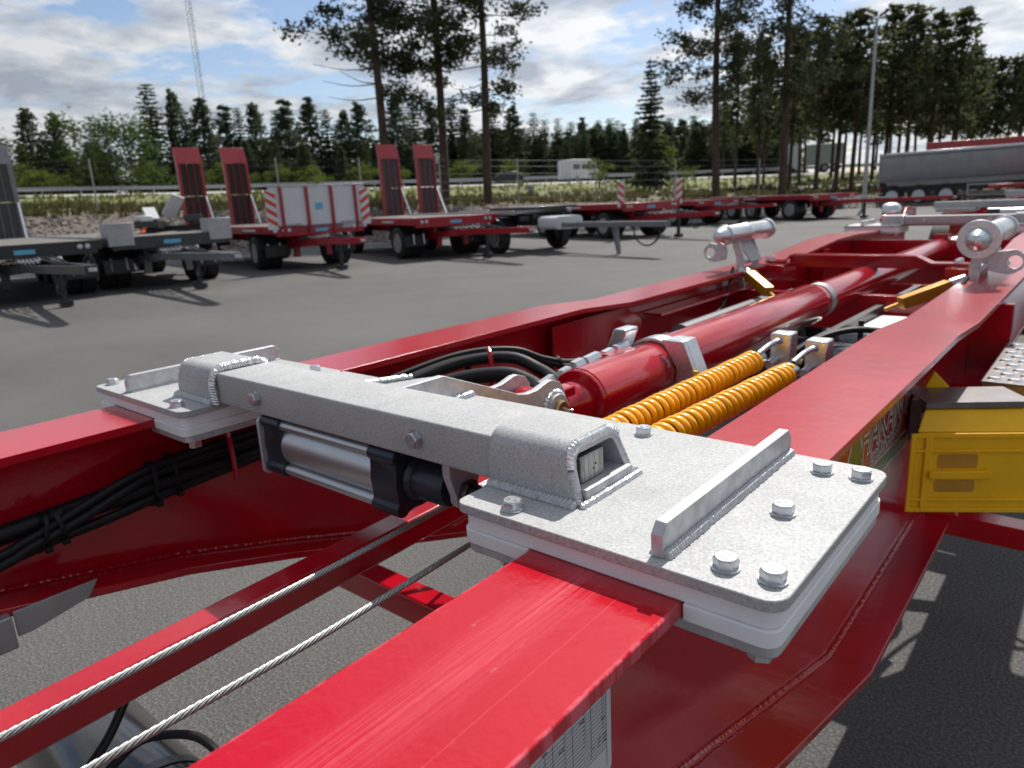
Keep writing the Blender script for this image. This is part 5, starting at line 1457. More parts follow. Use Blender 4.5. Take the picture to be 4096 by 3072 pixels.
# ------------------------------------------------------------------ parked trailers
def place(o, x, y, yaw, z=0.0):
    o.location = (x, y, z); o.rotation_euler = (0, 0, radians(yaw))
def chain(mb, p, q, n=12, sag=.1, r=.012):
    pth = []
    p = Vector(p); q = Vector(q)
    for i in range(n + 1):
        t = i / n; v = p.lerp(q, t); v.z -= sag * 4 * t * (1 - t); pth.append(v)
    for i in range(n):
        d = (pth[i + 1] - pth[i]); m = (pth[i] + pth[i + 1]) / 2; L = d.length * .72; d.normalize()
        s_ = d.cross(Vector((0, 0, 1))).normalized(); u = s_.cross(d)
        if i % 2: s_, u = u, s_
        k = [m + d * (L * cos(2 * pi * j / 10)) + s_ * (L * .55 * sin(2 * pi * j / 10)) for j in range(11)]
        mb.tube(k, r * .55, 5)
def fender(parent, x, y, r, w, mat='dark'):
    m = MB(); A = []; B = []
    for k in range(13):
        a = radians(8 + 164 * k / 12)
        A.append((x + (r + .07) * cos(a), .47 + (r + .07) * sin(a))); B.append((x + (r + .055) * cos(a), .47 + (r + .055) * sin(a)))
    m.prism(A + B[::-1], 'y', y - w / 2, y + w / 2)
    m.build('mudguard', mat, parent, smooth=False)
def ramp(parent, x, y, col, tread, H=2.45, w=.78, n=3, tilt=.03):
    # standing loading ramp at the rear end, side frames, top lip and tread panels between ribs
    z0 = 1.06
    def pt(u, v, t): return (x - tilt * v * 1.0 + t, y + u, z0 + v)
    r = MB()
    for (ua, ub) in ((-w / 2, -w / 2 + .085), (w / 2 - .085, w / 2)):
        r.add([pt(ua, 0, -.05), pt(ub, 0, -.05), pt(ub, 0, .09), pt(ua, 0, .09), pt(ua, H * .8, -.05), pt(ub, H * .8, -.05), pt(ub, H * .8, .09), pt(ua, H * .8, .09)],
              [(3, 2, 1, 0), (4, 5, 6, 7), (0, 1, 5, 4), (1, 2, 6, 5), (2, 3, 7, 6), (3, 0, 4, 7)])
    o = H * .8
    r.add([pt(-w / 2, o, -.05), pt(w / 2, o, -.05), pt(w / 2, o, .09), pt(-w / 2, o, .09), pt(-w / 2, H, -.12), pt(w / 2, H, -.12), pt(w / 2, H, -.09), pt(-w / 2, H, -.09)],
          [(3, 2, 1, 0), (4, 5, 6, 7), (0, 1, 5, 4), (1, 2, 6, 5), (2, 3, 7, 6), (3, 0, 4, 7)])
    ro = r.build('loading_ramp', col, parent, bevel=.006)
    pw = (w - .17) / n
    for k in range(n):
        a = -w / 2 + .085 + pw * k
        for (va, vb) in ((.02, H * .39), (H * .40, H * .79)):
            t = MB()
            t.add([pt(a + .012, va, -.02), pt(a + pw - .012, va, -.02), pt(a + pw - .012, va, .05), pt(a + .012, va, .05), pt(a + .012, vb, -.02), pt(a + pw - .012, vb, -.02), pt(a + pw - .012, vb, .05), pt(a + .012, vb, .05)],
                  [(3, 2, 1, 0), (4, 5, 6, 7), (0, 1, 5, 4), (1, 2, 6, 5), (2, 3, 7, 6), (3, 0, 4, 7)])
            t.build('tread_panel', tread, ro, smooth=False)
        if k:
            q = MB().bar(pt(a, 0.0, .06), pt(a, H * .8, .06), .016, .05, (1, 0, 0)); q.build('ramp_rib', col if n == 3 else 'steelgrey', ro, smooth=False)
    c = MB().bar(pt(w / 2 - .04, .95, .1), (x + .75, y + w / 2 - .1, z0 + .02), .05, .03, (1, 0, 1))
    c.build('ramp_stay', 'zinc', ro)
    return ro
def flat_trailer(label, x, y, yaw, L=8.2, col='red_far', tread='tread', W=2.5, deck_z=1.08, ramps=True, ramp_kind=3, front_wheels=(-1.35,), rear_wheels=(-6.6, -5.3), steer=0.0, head=False, boxes=False, hazard=False,
                 bar_col=None, rim='steelgrey', wr=.43, ramp_side=(1, -1), bar_len=4.3, z=0.0, stakes=False, cat='trailer', fend='dark'):
    t = thing('flatbed_trailer', label, cat, (0, 0, 0), 'trailers parked side by side along the gravel bank')
    bar_col = bar_col or col
    hw = W / 2
    # deck of planks
    for k in range(7):
        ya = -hw + .10 + (W - .2) / 7 * k
        MB().box(-L + .05, -.12, ya + .008, ya + (W - .2) / 7 - .008, deck_z - .045, deck_z).build('deck_board', 'deck', t, smooth=False)
    for s in (1, -1):
        r = MB()
        r.box(-L, 0, s * hw - (.09 if s > 0 else 0), s * hw + (0 if s > 0 else .09), deck_z - .17, deck_z + .012)
        for k in range(6): r.box(-L + .4 + k * 1.25, -L + .44 + k * 1.25, s * hw + (.0005 if s > 0 else -.012), s * hw + (.012 if s > 0 else -.0005), deck_z - .15, deck_z - .02)
        ro = r.build('side_rail', col, t, bevel=.006)
        m = MB()
        for k in range(3): m.box(-L + 1.0 + k * 2.2, -L + 1.9 + k * 2.2, s * hw + (.0126 if s > 0 else -.016), s * hw + (.016 if s > 0 else -.0126), deck_z - .11, deck_z - .06)
        m.build('reflector_strip', 'white', ro, smooth=False)
    f = MB().box(-.11, .02, -hw + .09, hw - .09, deck_z - .24, deck_z + .008)
    fo = f.build('front_rail', col, t, bevel=.006)
    for s in (1, -1):
        for k in (0, 1): MB().lathe([(0, .045), (.03, .045), (.034, .02)], (.021, s * (hw - .25 - .13 * k), deck_z - .10), (1, 0, 0), 12).build('front_lamp', 'zinc', fo)
    MB().box(.0205, .024, -.18, .15, deck_z - .17, deck_z - .09).build('maker_plate', 'blue', fo, smooth=False)
    MB().box(-L - .02, -L + .08, -hw + .09, hw - .09, deck_z - .25, deck_z + .004).build('rear_rail', col, t, bevel=.006)
    ch_ = MB()
    for s in (1, -1): ch_.box(-L + .1, -.4, s * .45 - .05, s * .45 + .05, deck_z - .40, deck_z - .06)
    for k in range(7): ch_.box(-L + .5 + k * 1.1, -L + .56 + k * 1.1, -hw + .1, hw - .1, deck_z - .20, deck_z - .05)
    ch_.build('chassis_frame', col, t, smooth=False)
    # turntable with steered front axle
    tt = MB().cyl((-1.35, 0, deck_z - .46), (-1.35, 0, deck_z - .40), .55, n=24)
    tt.build('turntable', 'dark', t)
    cs, sn = cos(radians(steer)), sin(radians(steer))
    def st(px, py, pz): return (-1.35 + px * cs - py * sn, px * sn + py * cs, pz)
    bg_ = MB()
    for s in (1, -1):
        bg_.bar(st(-.7, s * .42, .62), st(.75, s * .42, .62), .10, .24)
        bg_.bar(st(.75, s * .42, .60), st(1.9, s * .30, .68), .09, .16)
        bg_.bar(st(1.9, s * .30, .68), st(bar_len, s * .05, .74), .085, .13)
        bg_.bar(st(.9, s * .42, .30), st(.9, s * .40, .60), .14, .10, (1, 0, 0))
    bg_.bar(st(1.9, -.3, .68), st(1.9, .3, .68), .08, .1)
    bo = bg_.build('drawbar', bar_col, t, smooth=False)
    MB().lathe([(0, .02), (0, .06), (.05, .06), (.05, .02)], st(bar_len + .04, 0, .72), (0, 0, 1), 14).build('tow_eye', 'zinc', bo)
    lg = MB().bar(st(2.5, .12, .12), st(2.5, .12, .74), .08, .08, (1, 0, 0)).bar(st(2.5, .12, .02), st(2.5, .12, .12), .2, .2, (1, 0, 0))
    lg.build('landing_leg', 'dark', bo, smooth=False)
    hz = MB()
    for k in range(3): hz.tube(smooth_path([st(1.1, .1 - .1 * k, .72), st(2.0, .12 - .1 * k, .86), st(2.9, .1 - .1 * k, .82), st(3.5, .05 - .05 * k, .78)], 6), .016, 6)
    hz.tube(smooth_path([st(3.3, -.05, .76), st(3.35, -.15, .45), st(3.55, -.18, .32), st(3.75, -.12, .45), st(3.72, -.05, .74)], 6), .016, 6)
    hz.build('brake_hoses', 'rubber', bo)
    for q_ in (1, -1):
        cn = MB(); chain(cn, st(.8, q_ * .3, .80), st(2.6, q_ * .16, .84), 16, .03, .016); cn.build('safety_chain', 'zinc', bo)
    for (wx_) in front_wheels:
        off = wx_ + 1.35
        for s in (1, -1):
            p = st(off, s * (hw - .16), wr)
            axd = (-sn * s, cs * s, 0)
            wheel(t, *p, wr, .30, axd, True, rim)
            p2 = st(off, s * (hw - .47), wr); w2 = MB().lathe([(-.15, wr * .6), (-.15, wr * .92), (-.12, wr), (.12, wr), (.15, wr * .92), (.15, wr * .6)], p2, axd, 18, closed=False); w2.build('inner_wheel', 'tyre', t)
            m = MB(); A = []; B = []
            for k in range(11):
                a = radians(10 + 160 * k / 10); A.append(((wr + .07) * cos(a), (wr + .07) * sin(a))); B.append(((wr + .05) * cos(a), (wr + .05) * sin(a)))
            poly = A + B[::-1]; n = len(poly)
            vs = [st(off + q[0], s * (hw - .02), wr + q[1]) for q in poly] + [st(off + q[0], s * (hw - .62), wr + q[1]) for q in poly]
            m.add(vs, [(i, (i + 1) % n, n + (i + 1) % n, n + i) for i in range(n)]); m.build('mudguard', fend, t, smooth=False)
            MB().box(*sorted((st(.62, 0, 0)[0], st(.66, 0, 0)[0])), *sorted((s * (hw - .04), s * (hw - .6))), .34, .62).build('mud_flap', 'dark', t, smooth=False)
            q = MB(); q.tube([st(.67, s * (hw - .2), .66), st(.70, s * (hw - .2), .40)], .02, 6).tube([st(.67, s * (hw - .5), .66), st(.70, s * (hw - .5), .40)], .02, 6); q.build('flap_hook', 'zinc', t)
    for wx_ in rear_wheels:
        for s in (1, -1):
            wheel(t, wx_, s * (hw - .16), wr, wr, .30, (0, s, 0), True, rim)
            fender(t, wx_, s * (hw - .3), wr, .56, fend)
    if ramps:
        for s in ramp_side: ramp(t, -L + .05, s * .72, col if col != 'dark' else 'grey', tread, n=ramp_kind)
    if head:
        hb = MB().box(-.02, .02, -hw, hw, deck_z - .13, deck_z + .93)
        ho_ = hb.build('headboard', 'white', t, bevel=.006)
        for k in range(4):
            yy = -hw + .27 + k * (W - .54) / 3
            MB().box(.0203, .075, yy - .035, yy + .035, deck_z - .2, deck_z + .92).build('headboard_post', col, ho_, bevel=.005)
        MB().box(.0204, .03, -.12, .08, deck_z + .36, deck_z + .52).build('blue_print', 'blue', ho_, smooth=False)
        MB().box(-.03, .05, -hw - .02, hw + .02, deck_z + .9302, deck_z + .955).build('headboard_cap', 'steelgrey', ho_, bevel=.004)
        for s in (1, -1):
            hz_ = MB(); hz_.box(.03, .036, s * (hw - .01) - .13, s * (hw - .01) + .13, deck_z - .06, deck_z + .85)
            hzo = hz_.build('hazard_board', 'white', ho_, smooth=False)
            q = MB(); y_ = s * (hw - .01)
            for k in range(4):
                z0 = deck_z - .02 + k * .22
                q.prism([(y_ - .128, z0 + (0 if s > 0 else .16)), (y_ + .128, z0 + (.16 if s > 0 else 0)), (y_ + .128, min(deck_z + .849, z0 + (.27 if s > 0 else .11))), (y_ - .128, min(deck_z + .849, z0 + (.11 if s > 0 else .27)))], 'x', .0362, .038)
            q.build('hazard_stripes', 'sign_red', hzo, smooth=False)
        MB().box(.0206, .06, -hw + .1, -hw + .7, deck_z + .02, deck_z + .05).box(.0206, .06, hw - .7, hw - .1, deck_z + .02, deck_z + .05).build('headboard_rail', 'steelgrey', ho_)
    if boxes:
        for s in (1, -1):
            b = MB().box(-.42, .06, s * (hw - .26) - .24, s * (hw - .26) + .24, deck_z - .16, deck_z + .29)
            b.build('tool_box', 'steelgrey', t, bevel=.006)
    if hazard:
        for s in (1, -1):
            b = MB().box(-.12, -.04, s * (hw - .12) - .07, s * (hw - .12) + .07, deck_z, deck_z + .75)
            bo2 = b.build('stake', 'steelgrey', t, smooth=False)
            h = MB().box(-.038, -.03, s * (hw - .02) - .13, s * (hw - .02) + .13, deck_z - .1, deck_z + .7); ho2 = h.build('hazard_board', 'white', bo2, smooth=False)
            q = MB(); y_ = s * (hw - .02)
            for k in range(3):
                z0 = deck_z - .08 + k * .25
                q.prism([(y_ - .128, z0 + (0 if s > 0 else .16)), (y_ + .128, z0 + (.16 if s > 0 else 0)), (y_ + .128, z0 + (.28 if s > 0 else .12)), (y_ - .128, z0 + (.12 if s > 0 else .28))], 'x', -.0298, -.028)
            q.build('hazard_stripes', 'sign_red', ho2, smooth=False)
    place(t, x, y, yaw, z)
    return t

T1 = flat_trailer('dark flatbed trailer with one grey standing ramp at the left edge', -15.2, 4.35, -9, 8.2, 'dark', 'tread_grey', steer=4, bar_len=4.9, ramp_kind=3)
T2 = flat_trailer('dark green flatbed trailer with grey tool boxes on both front corners', -15.2, 7.05, -8, 8.0, 'darkgreen', 'tread_grey', ramps=False, boxes=True, steer=-2, bar_col='grey', bar_len=5.2)
T3 = flat_trailer('red flatbed trailer with white front board and two standing red ramps', -15.3, 10.85, -10, 7.4, 'red_far', 'tread', head=True, steer=-6, bar_len=4.2)
T4 = flat_trailer('red flatbed trailer right of the white front board with no ramps', -13.6, 13.9, -20, 7.6, 'red_far', 'tread_grey', ramps=False, steer=4, bar_len=4.6)
T6 = flat_trailer('red flatbed trailer on two close axles with striped stakes at the front corners', -11.9, 21.3, -20, 8.5, 'red_far', 'tread', ramps=False, front_wheels=(-1.0, ), rear_wheels=(-3.2, -4.75), hazard=True, steer=0, bar_len=4.2, deck_z=1.12)
T7 = flat_trailer('low red flatbed trailer behind the striped stakes', -12.9, 28.6, -22, 9.0, 'red_far', 'tread', ramps=False, rear_wheels=(-5.0, -6.4), deck_z=1.0, steer=0)
T8 = flat_trailer('farthest red flatbed trailer in the row with a yellow box below', -9.2, 31.4, -30, 9.5, 'red_far', 'tread', ramps=False, rear_wheels=(-3.6, -5.0), deck_z=1.0, steer=10, bar_len=6.0)
MB().box(-2.75, -2.35, .95, 1.15, .42, .78).build('yellow_box', 'yellow', T8, smooth=False)
# black skeletal trailer with silver rails between the red flatbeds
T5 = thing('skeletal_trailer', 'black skeletal trailer with silver rails and two grey ribbed red ramps', 'trailer', (0, 0, 0), 'trailers parked side by side along the gravel bank')
b = MB()
for s in (1, -1): b.box(-8.1, 0, s * .5 - .06, s * .5 + .06, .72, 1.02)
for k in range(6): b.box(-6.2 + k * 1.2, -6.1 + k * 1.2, -.9, .9, .85, .98)
b.build('frame', 'dark', T5, smooth=False)
for s in (1, -1): MB().box(-6.3, -.3, s * .95 - .08, s * .95 + .08, 1.03, 1.13).build('slide_rail', 'steelgrey', T5, bevel=.005)
MB().box(-1.6, .1, -.9, .9, 1.14, 1.22).build('front_plate', 'dark', T5, bevel=.01)
MB().prism(rrect(-.5, .4, .62, .95, .1), 'x', .12, .9).build('white_tank', 'white', T5)
for s in (1, -1):
    for wx_ in (-1.0, -5.0): wheel(T5, wx_, s * 1.05, .43, .43, .3, (0, s, 0), True, 'steelgrey'); fender(T5, wx_, s * .95, .43, .5)
b = MB().bar((.2, .3, .72), (4.3, .04, .74), .1, .12).bar((.2, -.3, .72), (4.3, -.04, .74), .1, .12).bar((2.6, .1, .02), (2.5, .1, .72), .08, .08, (1, 0, 0)).bar((2.8, -.1, .02), (2.6, -.1, .72), .06, .06, (1, 0, 0))
b.build('drawbar', 'grey', T5, smooth=False)
b = MB()
b.tube(smooth_path([(3.2, 0, .74), (3.4, -.1, .4), (3.8, -.12, .25), (4.1, -.08, .45), (4.0, 0, .74)], 6), .02, 6)
b.build('brake_hoses', 'rubber', T5)
for k in range(5): MB().box(-8.1, -2.0, -1.1 + k * .44, -.68 + k * .44, 1.0, 1.03).build('deck_board', 'deck', T5, smooth=False)
MB().box(-8.25, -8.1001, -1.15, 1.15, .75, 1.05).build('rear_rail', 'dark', T5, bevel=.006)
for s in (1, -1): ramp(T5, -8.1, s * .72, 'red_far', 'tread_grey', n=3)
place(T5, -12.0, 15.9, -15)

# loads lying on the dark green trailer: folded black gear with orange straps
ld = thing('machine_part', 'black folded machine parts with white ends lashed on the dark green trailer', 'machine part', (-18.6, 8.2, 1.08))
MB().bar((-19.8, 8.9, 1.2), (-17.6, 7.6, 1.3), .5, .18).bar((-19.2, 9.6, 1.35), (-17.3, 8.6, 1.4), .4, .14).bar((-19.5, 8.3, 1.15), (-18.2, 9.6, 1.15), .3, .14).build('folded_arm', 'dark', ld, bevel=.01)
MB().bar((-18.9, 8.75, 1.45), (-18.6, 8.95, 1.95), .34, .05, (1, 0, 0)).build('white_plate', 'white', ld, bevel=.006)
MB().bar((-18.3, 8.1, 1.4), (-18.5, 8.1, 1.68), .3, .05, (1, 0, 0)).build('white_plate', 'white', ld, bevel=.006)
MB().box(-18.0, -17.5, 7.5, 7.75, 1.36, 1.5).build('white_end', 'white', ld, bevel=.03)
for (p, q, lb) in (((-17.4, 7.4, 1.12), (-18.2, 8.0, 1.5), 'orange lashing strap over the black machine parts'), ((-18.0, 9.6, 1.14), (-17.0, 9.2, 1.2), 'orange lashing strap lying at the right of the black machine parts'), ((-17.6, 6.5, 1.10), (-17.5, 7.3, 1.16), 'orange lashing strap lying left of the black machine parts')):
    st_ = MB().bar(p, q, .09, .02, (0, 0, 1)); o = st_.build('lashing_strap', 'orange', None, smooth=False, org=p); tag(o, lb, 'strap', 'orange lashing straps')

# ------------------------------------------------------------------ tipping semi-trailer at right with a red crane beam behind it
tp = thing('tipping_trailer', 'grey half round tipping semi trailer with three axles at far right', 'trailer', (0, 0, 0))
prof = [(-1.2, 2.78), (-1.25, 2.78), (-1.28, 2.68), (-1.22, 2.6), (-1.2, 1.85), (-1.0, 1.3), (-.6, 1.05), (.6, 1.05), (1.0, 1.3), (1.2, 1.85), (1.22, 2.6), (1.28, 2.68), (1.25, 2.78), (1.2, 2.78), (1.05, 1.85), (.5, 1.2), (-.5, 1.2), (-1.05, 1.85)]
b = MB()
ns = len(prof); xs = [(0.0, .0), (.25, 0), (7.9, .55), (8.5, .6)]
vs = []
for (xx, up) in xs:
    for (yy, zz) in prof: vs.append((xx, yy, zz + (.12 * xx / 8.5 if zz > 2 else up * .35)))
fs = [(i * ns + k, i * ns + (k + 1) % ns, (i + 1) * ns + (k + 1) % ns, (i + 1) * ns + k) for i in range(3) for k in range(ns)]
b.add(vs, fs); b.build('tipper_body', 'tipper', tp, ang=20)
MB().prism([(-1.15, 1.0), (1.15, 1.0), (1.2, 2.85), (-1.2, 2.85)], 'x', -.10, -.001).build('tailgate', 'tipper', tp, bevel=.02)
MB().prism([(-1.2, 1.3), (1.2, 1.3), (1.2, 2.95), (-1.2, 2.95)], 'x', 8.5, 8.58).build('front_wall', 'tipper', tp, bevel=.02)
for s in (1, -1):
    MB().bar((.2, s * 1.31, 2.80), (8.4, s * 1.31, 2.92), .07, .09).build('top_rail', 'zinc', tp, bevel=.01)
    MB().add_quadplate([(.3, s * 1.09, 1.30), (7.7, s * 1.09, 1.42), (7.55, s * 1.0, 1.14), (.4, s * .98, 1.04)], .01).build('lower_panel', 'tipper_low', tp)
    for xx in (2.0, 4.2, 6.4): MB().bar((xx, s * 1.235, 1.85), (xx, s * 1.27, 2.7), .05, .04, (1, 0, 0)).build('side_rib', 'tipper', tp)
    for wx_ in (.65, 1.95, 3.25):
        wheel(tp, wx_, s * 1.05, .52, .52, .38, (0, s, 0), True, 'white')
        m = MB(); A = []; B = []
        for k in range(11):
            a = radians(5 + 170 * k / 10); A.append((wx_ + .6 * cos(a), .52 + .6 * sin(a))); B.append((wx_ + .57 * cos(a), .52 + .57 * sin(a)))
        m.prism(A + B[::-1], 'y', s * 1.0 - .25, s * 1.0 + .25).build('mudguard', 'dark', tp, smooth=False)
    g_ = MB(); 
    g_.box(4.2, 6.2, s * 1.1 - .03, s * 1.1 + .03, .95, 1.02).box(4.2, 6.2, s * 1.1 - .03, s * 1.1 + .03, .40, .47).box(4.2, 4.28, s * 1.1 - .029, s * 1.1 + .029, .4701, .9499).box(6.12, 6.2, s * 1.1 - .029, s * 1.1 + .029, .4701, .9499)
    g_.build('side_guard', 'steelgrey', tp, smooth=False)
MB().box(.1, 8.4, -.45, .45, .72, 1.0).build('chassis_frame', 'dark', tp, smooth=False)
MB().prism([(7.7, 1.1), (8.6, 2.9), (9.6, 2.9), (9.6, 1.1)], 'y', -1.1, 1.1).build('front_housing', 'dark', tp, bevel=.02)
MB().box(-.12, .1, -1.1, 1.1, .78, 1.0).build('rear_bumper', 'red_far', tp, bevel=.01)
place(tp, -11.0, 46.3, 10)
cb = thing('crane_beam_trailer', 'red beam frame showing above the grey tipping trailer', 'trailer', (0, 0, 0))
MB().box(0, 7.2, -.5, .5, 3.0, 3.45).build('red_beam', 'red_far', cb, bevel=.03)
MB().box(.3, 7.0, -.4, .4, .9, 2.9999).build('beam_body', 'dark', cb, smooth=False)
for s in (1, -1):
    for wx_ in (1.2, 2.5, 5.5): wheel(cb, wx_, s * .9, .5, .5, .35, (0, s, 0), True, 'white')
place(cb, -9.6, 50.2, 12)
rt_ = thing('terminal_trailer', 'red wheeled trailer front under the tipping trailer nose', 'trailer', (0, 0, 0))
MB().box(0, 3.0, -1.0, 1.0, .7, 1.05).bar((.2, 0, .9), (-1.6, 0, .85), .3, .2).build('frame', 'red_far', rt_, bevel=.02)
for s in (1, -1): wheel(rt_, .6, s * 1.0, .45, .45, .3, (0, s, 0), True, 'white'); fender(rt_, .6, s * .95, .45, .4, 'white')
place(rt_, -3.9, 44.2, 8)

# ------------------------------------------------------------------ second and third hook-lift chassis standing further back
def back_chassis(x, y, label):
    t = thing('hooklift_trailer', label, 'trailer', (0, 0, 0), 'hook lift trailers standing behind')
    for s in (1, -1):
        MB().box(s * .59 - .098, s * .59 + .098, 0, 5.0, 1.03, 1.05).box(s * .59 - .006, s * .59 + .006, 0, 5, .55, 1.0299).build('main_beam', 'red', t, bevel=.002)
        MB().prism(rrect(s * .59 - .2, s * .59 + .2, .2, .58, .02), 'z', 1.0505, 1.09).build('base_plate', 'galv', t)
    MB().box(-.83, .83, .30, .42, 1.0905, 1.165).build('cross_bar', 'galv', t, bevel=.003)
    MB().box(-.5, .5, 1.4, 1.46, .7, 1.0).box(-.5, .5, 3.2, 3.26, .7, 1.0).build('cross_member', 'red', t, bevel=.003)
    MB().lathe([(0, .03), (0, .05), (.3, .05), (.3, .03)], (-.15, .24, 1.03), (1, 0, 0), 20).build('air_cylinder', 'alu', t)
    MB().lathe([(0, .03), (0, .055), (.12, .055), (.12, .03)], (-.27, .24, 1.03), (1, 0, 0), 20).build('end_cap', 'black_cap', t)
    for s in (1, -1):
        for yy in (2.0, 3.4): wheel(t, s * .95, yy, .42, .42, .3, (s, 0, 0), True)
    t.location = (x, y, .0)
back_chassis(-.93, 9.6, 'red hook lift chassis with galvanised bar directly behind the near trailer')
back_chassis(-.85, 15.2, 'red hook lift chassis second behind the near trailer')

# ------------------------------------------------------------------ cars on the upper road
def car_like(kind, label, x, y, yaw, z):
    t = thing({'van': 'camper_van', 'car': 'passenger_car', 'truck': 'lorry'}[kind], label, {'van': 'van', 'car': 'car', 'truck': 'lorry'}[kind], (0, 0, 0))
    if kind == 'van':
        s_ = [(-3.0, .35), (-3.0, 2.3), (-2.8, 2.55), (1.0, 2.6), (1.5, 2.4), (2.1, 1.55), (2.85, 1.2), (3.0, .9), (3.0, .35)]
        wn = [((-2.6, 1.45), (-1.3, 1.45), (-1.3, 2.0), (-2.6, 2.0)), ((-.9, 1.45), (.95, 1.45), (.95, 2.0), (-.9, 2.0)), ((1.1, 1.45), (1.95, 1.45), (1.55, 2.05), (1.1, 2.05))]
        W_, wr_, ws, mat = 2.05, .36, (-1.9, 2.0), 'white'
    elif kind == 'car':
        s_ = [(-2.3, .35), (-2.35, .85), (-2.1, 1.0), (-1.5, 1.42), (.1, 1.45), (1.0, .98), (2.0, .85), (2.25, .6), (2.25, .35)]
        wn = [((-1.75, 1.0), (-.35, 1.0), (-.35, 1.36), (-1.4, 1.34)), ((-.25, 1.0), (.8, 1.0), (.1, 1.38), (-.25, 1.38))]
        W_, wr_, ws, mat = 1.8, .33, (-1.4, 1.4), 'dark'
    else:
        s_ = [(-4.2, .9), (-4.2, 3.2), (.0, 3.2), (.2, .9)]
        wn = []; W_, wr_, ws, mat = 2.5, .5, (-3.4, -2.2, 1.8), 'white'
    b = MB().prism(s_, 'y', -W_ / 2, W_ / 2)
    if kind == 'truck': MB().prism([(.5, .6), (.5, 3.5), (1.9, 3.5), (2.6, 2.2), (2.6, .6)], 'y', -1.2, 1.2).build('cab', 'white', t, bevel=.06); mat = 'lorry_side'
    b.build('body', mat, t, bevel=.06)
    for q in wn:
        for s in (1, -1): MB().prism(list(q), 'y', *sorted((s * (W_ / 2 + .002), s * (W_ / 2 + .008)))).build('side_window', 'glass', t, smooth=False)
    if kind == 'truck':
        MB().prism([(1.95, 3.2), (2.02, 3.2), (2.62, 2.25), (2.55, 2.2)], 'y', -1.1, 1.1).build('windscreen', 'glass', t, smooth=False)
        MB().prism([(1.0, 2.1), (2.0, 2.1), (1.9, 2.8), (1.0, 2.8)], 'y', -1.21, -1.202).build('side_window', 'glass', t, smooth=False)
    for wx_ in ws:
        for s in (1, -1): wheel(t, wx_, s * (W_ / 2 - .1), wr_, wr_, .22, (0, s, 0), True, 'steelgrey')
    place(t, x, y, yaw, z)
car_like('van', 'white camper van driving on the upper road', -51.5, 74.6, 88, tz(-51.5, 74.6))
car_like('car', 'dark car driving on the upper road behind the rightmost tall pine', -57.5, 67.3, 230, tz(-57.5, 67.3))
car_like('truck', 'white lorry half hidden behind the pine trunks at right', -30.5, 92.0, 200, tz(-30.5, 92.0))

# ------------------------------------------------------------------ road furniture
def arc(fD, a0, a1, st=1.5, h=0): 
    out_ = []
    a = a0
    while a <= a1:
        D = fD(a); x, y = az2(a); out_.append((x * D, y * D, terrain_z(a, D) + h)); a += st
    return out_
gr2 = thing('guardrail', 'long steel guardrail along the far side of the upper road', 'guardrail', (0, 0, 0))
A = arc(lambda a: R1(a) + 30, 2, 80, 1.0, .72)
MB().tube(A, .19, 6, ell=(1.0, .35)).build('rail', 'steelgrey', gr2, ang=60)
for p in arc(lambda a: R1(a) + 30, 2, 80, 2.2, 0): MB().box(p[0] - .05, p[0] + .05, p[1] - .05, p[1] + .05, p[2] - .3, p[2] + .7).build('post', 'steelgrey', gr2, smooth=False)
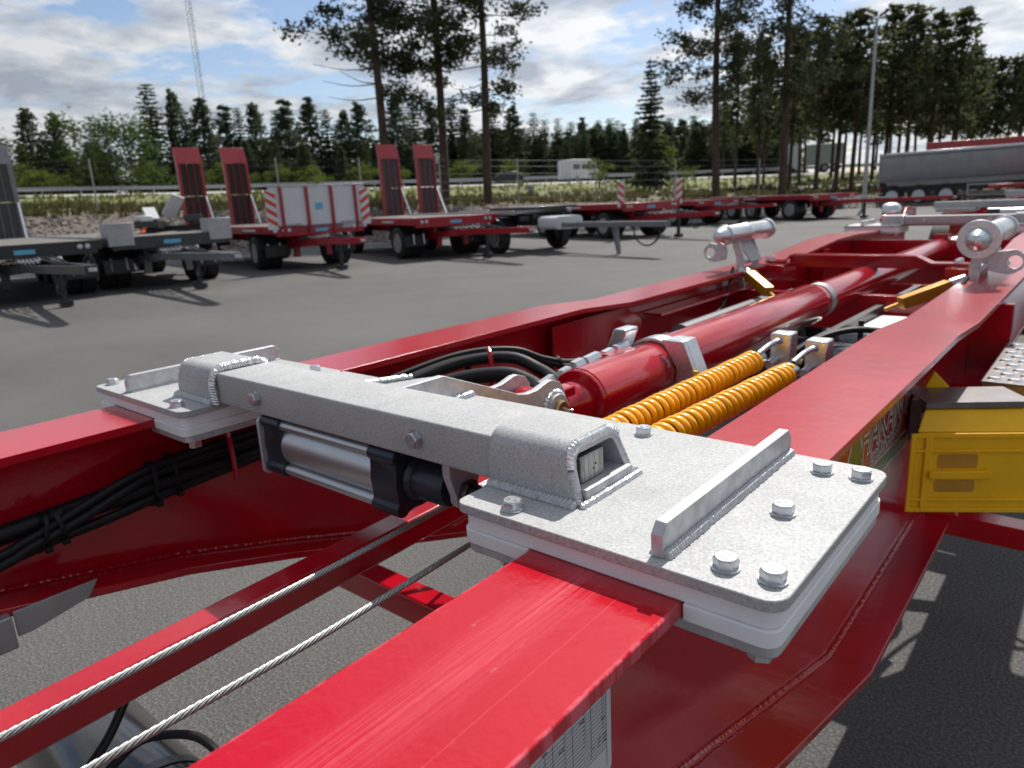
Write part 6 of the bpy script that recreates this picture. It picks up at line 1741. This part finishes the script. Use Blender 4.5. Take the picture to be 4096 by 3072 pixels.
# wire fence on the bank
fe = thing('wire_fence', 'wire mesh fence with steel posts on top of the gravel bank', 'fence', (0, 0, 0))
fd = lambda a: E_(a) + 5.5
for p in arc(fd, 21.4, 80, 6.0, 0): MB().cyl((p[0], p[1], p[2] - .2), (p[0], p[1], p[2] + 2.25), .035, n=8).build('post', 'steelgrey', fe)
wm = MB()
for h in (.3, .7, 1.1, 1.5, 1.85, 2.15): wm.tube(arc(fd, 20, 80, 1.4, h), .009, 4)
for p in arc(fd, 20, 80, .28, 0): wm.tube([(p[0], p[1], p[2] + .3), (p[0], p[1], p[2] + 2.15)], .005, 3)
wm.build('wire_mesh', 'dark', fe)['kind'] = 'stuff'
for i, (x, y, lb) in enumerate(((-33.3, 52.3, 'white marker post by the lower road near the bright bush'), (-24.9, 59.5, 'white marker post on the verge left of the stand of pines'))):
    z = tz(x, y); t = thing('marker_post', lb, 'marker post', (x, y, z), 'white marker posts')
    MB().box(x - .07, x + .07, y - .05, y + .05, z - .1, z + 1.05).build('post_body', 'white', t, bevel=.02)
    MB().box(x - .075, x + .075, y - .055, y + .055, z + .75, z + .92).build('reflector_band', 'dark', t)
cab = thing('cable_cabinet', 'small grey cabinet standing by the lower road', 'cabinet', (-37.5, 46.5, tz(-37.5, 46.5)))
x, y, z = -36.5, 46.0, tz(-36.5, 46.0)
MB().box(x - .2, x + .2, y - .2, y + .2, z - .1, z + .75).build('cabinet_body', 'grey', cab, bevel=.02)
MB().box(x - .23, x + .23, y - .23, y + .23, z + .7502, z + .80).build('cabinet_lid', 'steelgrey', cab, bevel=.02)
# lamp post
lx, ly = -10.65, 41.65; lz = tz(lx, ly)
lp = thing('lamp_post', 'tall grey lamp post with two floodlights on top', 'lamp post', (lx, ly, lz))
MB().tube([(lx, ly, lz - .1), (lx - .005, ly, 3.0), (lx - .01, ly, 9.2)], lambda t: .125 - .06 * t, 14).build('pole', 'steelgrey', lp)
MB().bar((lx - .38, ly, 9.22), (lx + .38, ly, 9.22), .06, .06).build('cross_arm', 'steelgrey', lp)
for s in (1, -1):
    MB().obox((lx + s * .36, ly - .1, 9.42), (.2, 0, s * .12), (0, .2, .06), (-.02 * s, -.01, .05)).build('floodlight', 'dark', lp, bevel=.02)
# lattice mast beyond the forest
mx_, my_ = -158.5, 85.2; mz = tz(mx_, my_)
ms_ = thing('lattice_mast', 'tall slim lattice mast rising beyond the forest at left', 'mast', (mx_, my_, mz))
R_m = .62
leg = [(mx_ + R_m * cos(a), my_ + R_m * sin(a)) for a in (0.4, 0.4 + 2 * pi / 3, 0.4 + 4 * pi / 3)]
for q in leg: MB().tube([(q[0], q[1], mz - 1), (q[0], q[1], 75)], .05, 6).build('mast_leg', 'steelgrey', ms_)
br = MB(); z = mz; k = 0
while z < 74:
    for i in range(3):
        a_, b_ = leg[i], leg[(i + 1) % 3]
        if k % 2: a_, b_ = b_, a_
        br.tube([(*a_, z), (*b_, z + 1.1)], .024, 4); br.tube([(*a_, z), (*b_, z)], .022, 4)
    z += 1.1; k += 1
br.build('bracing', 'steelgrey', ms_, smooth=False)['kind'] = 'stuff'
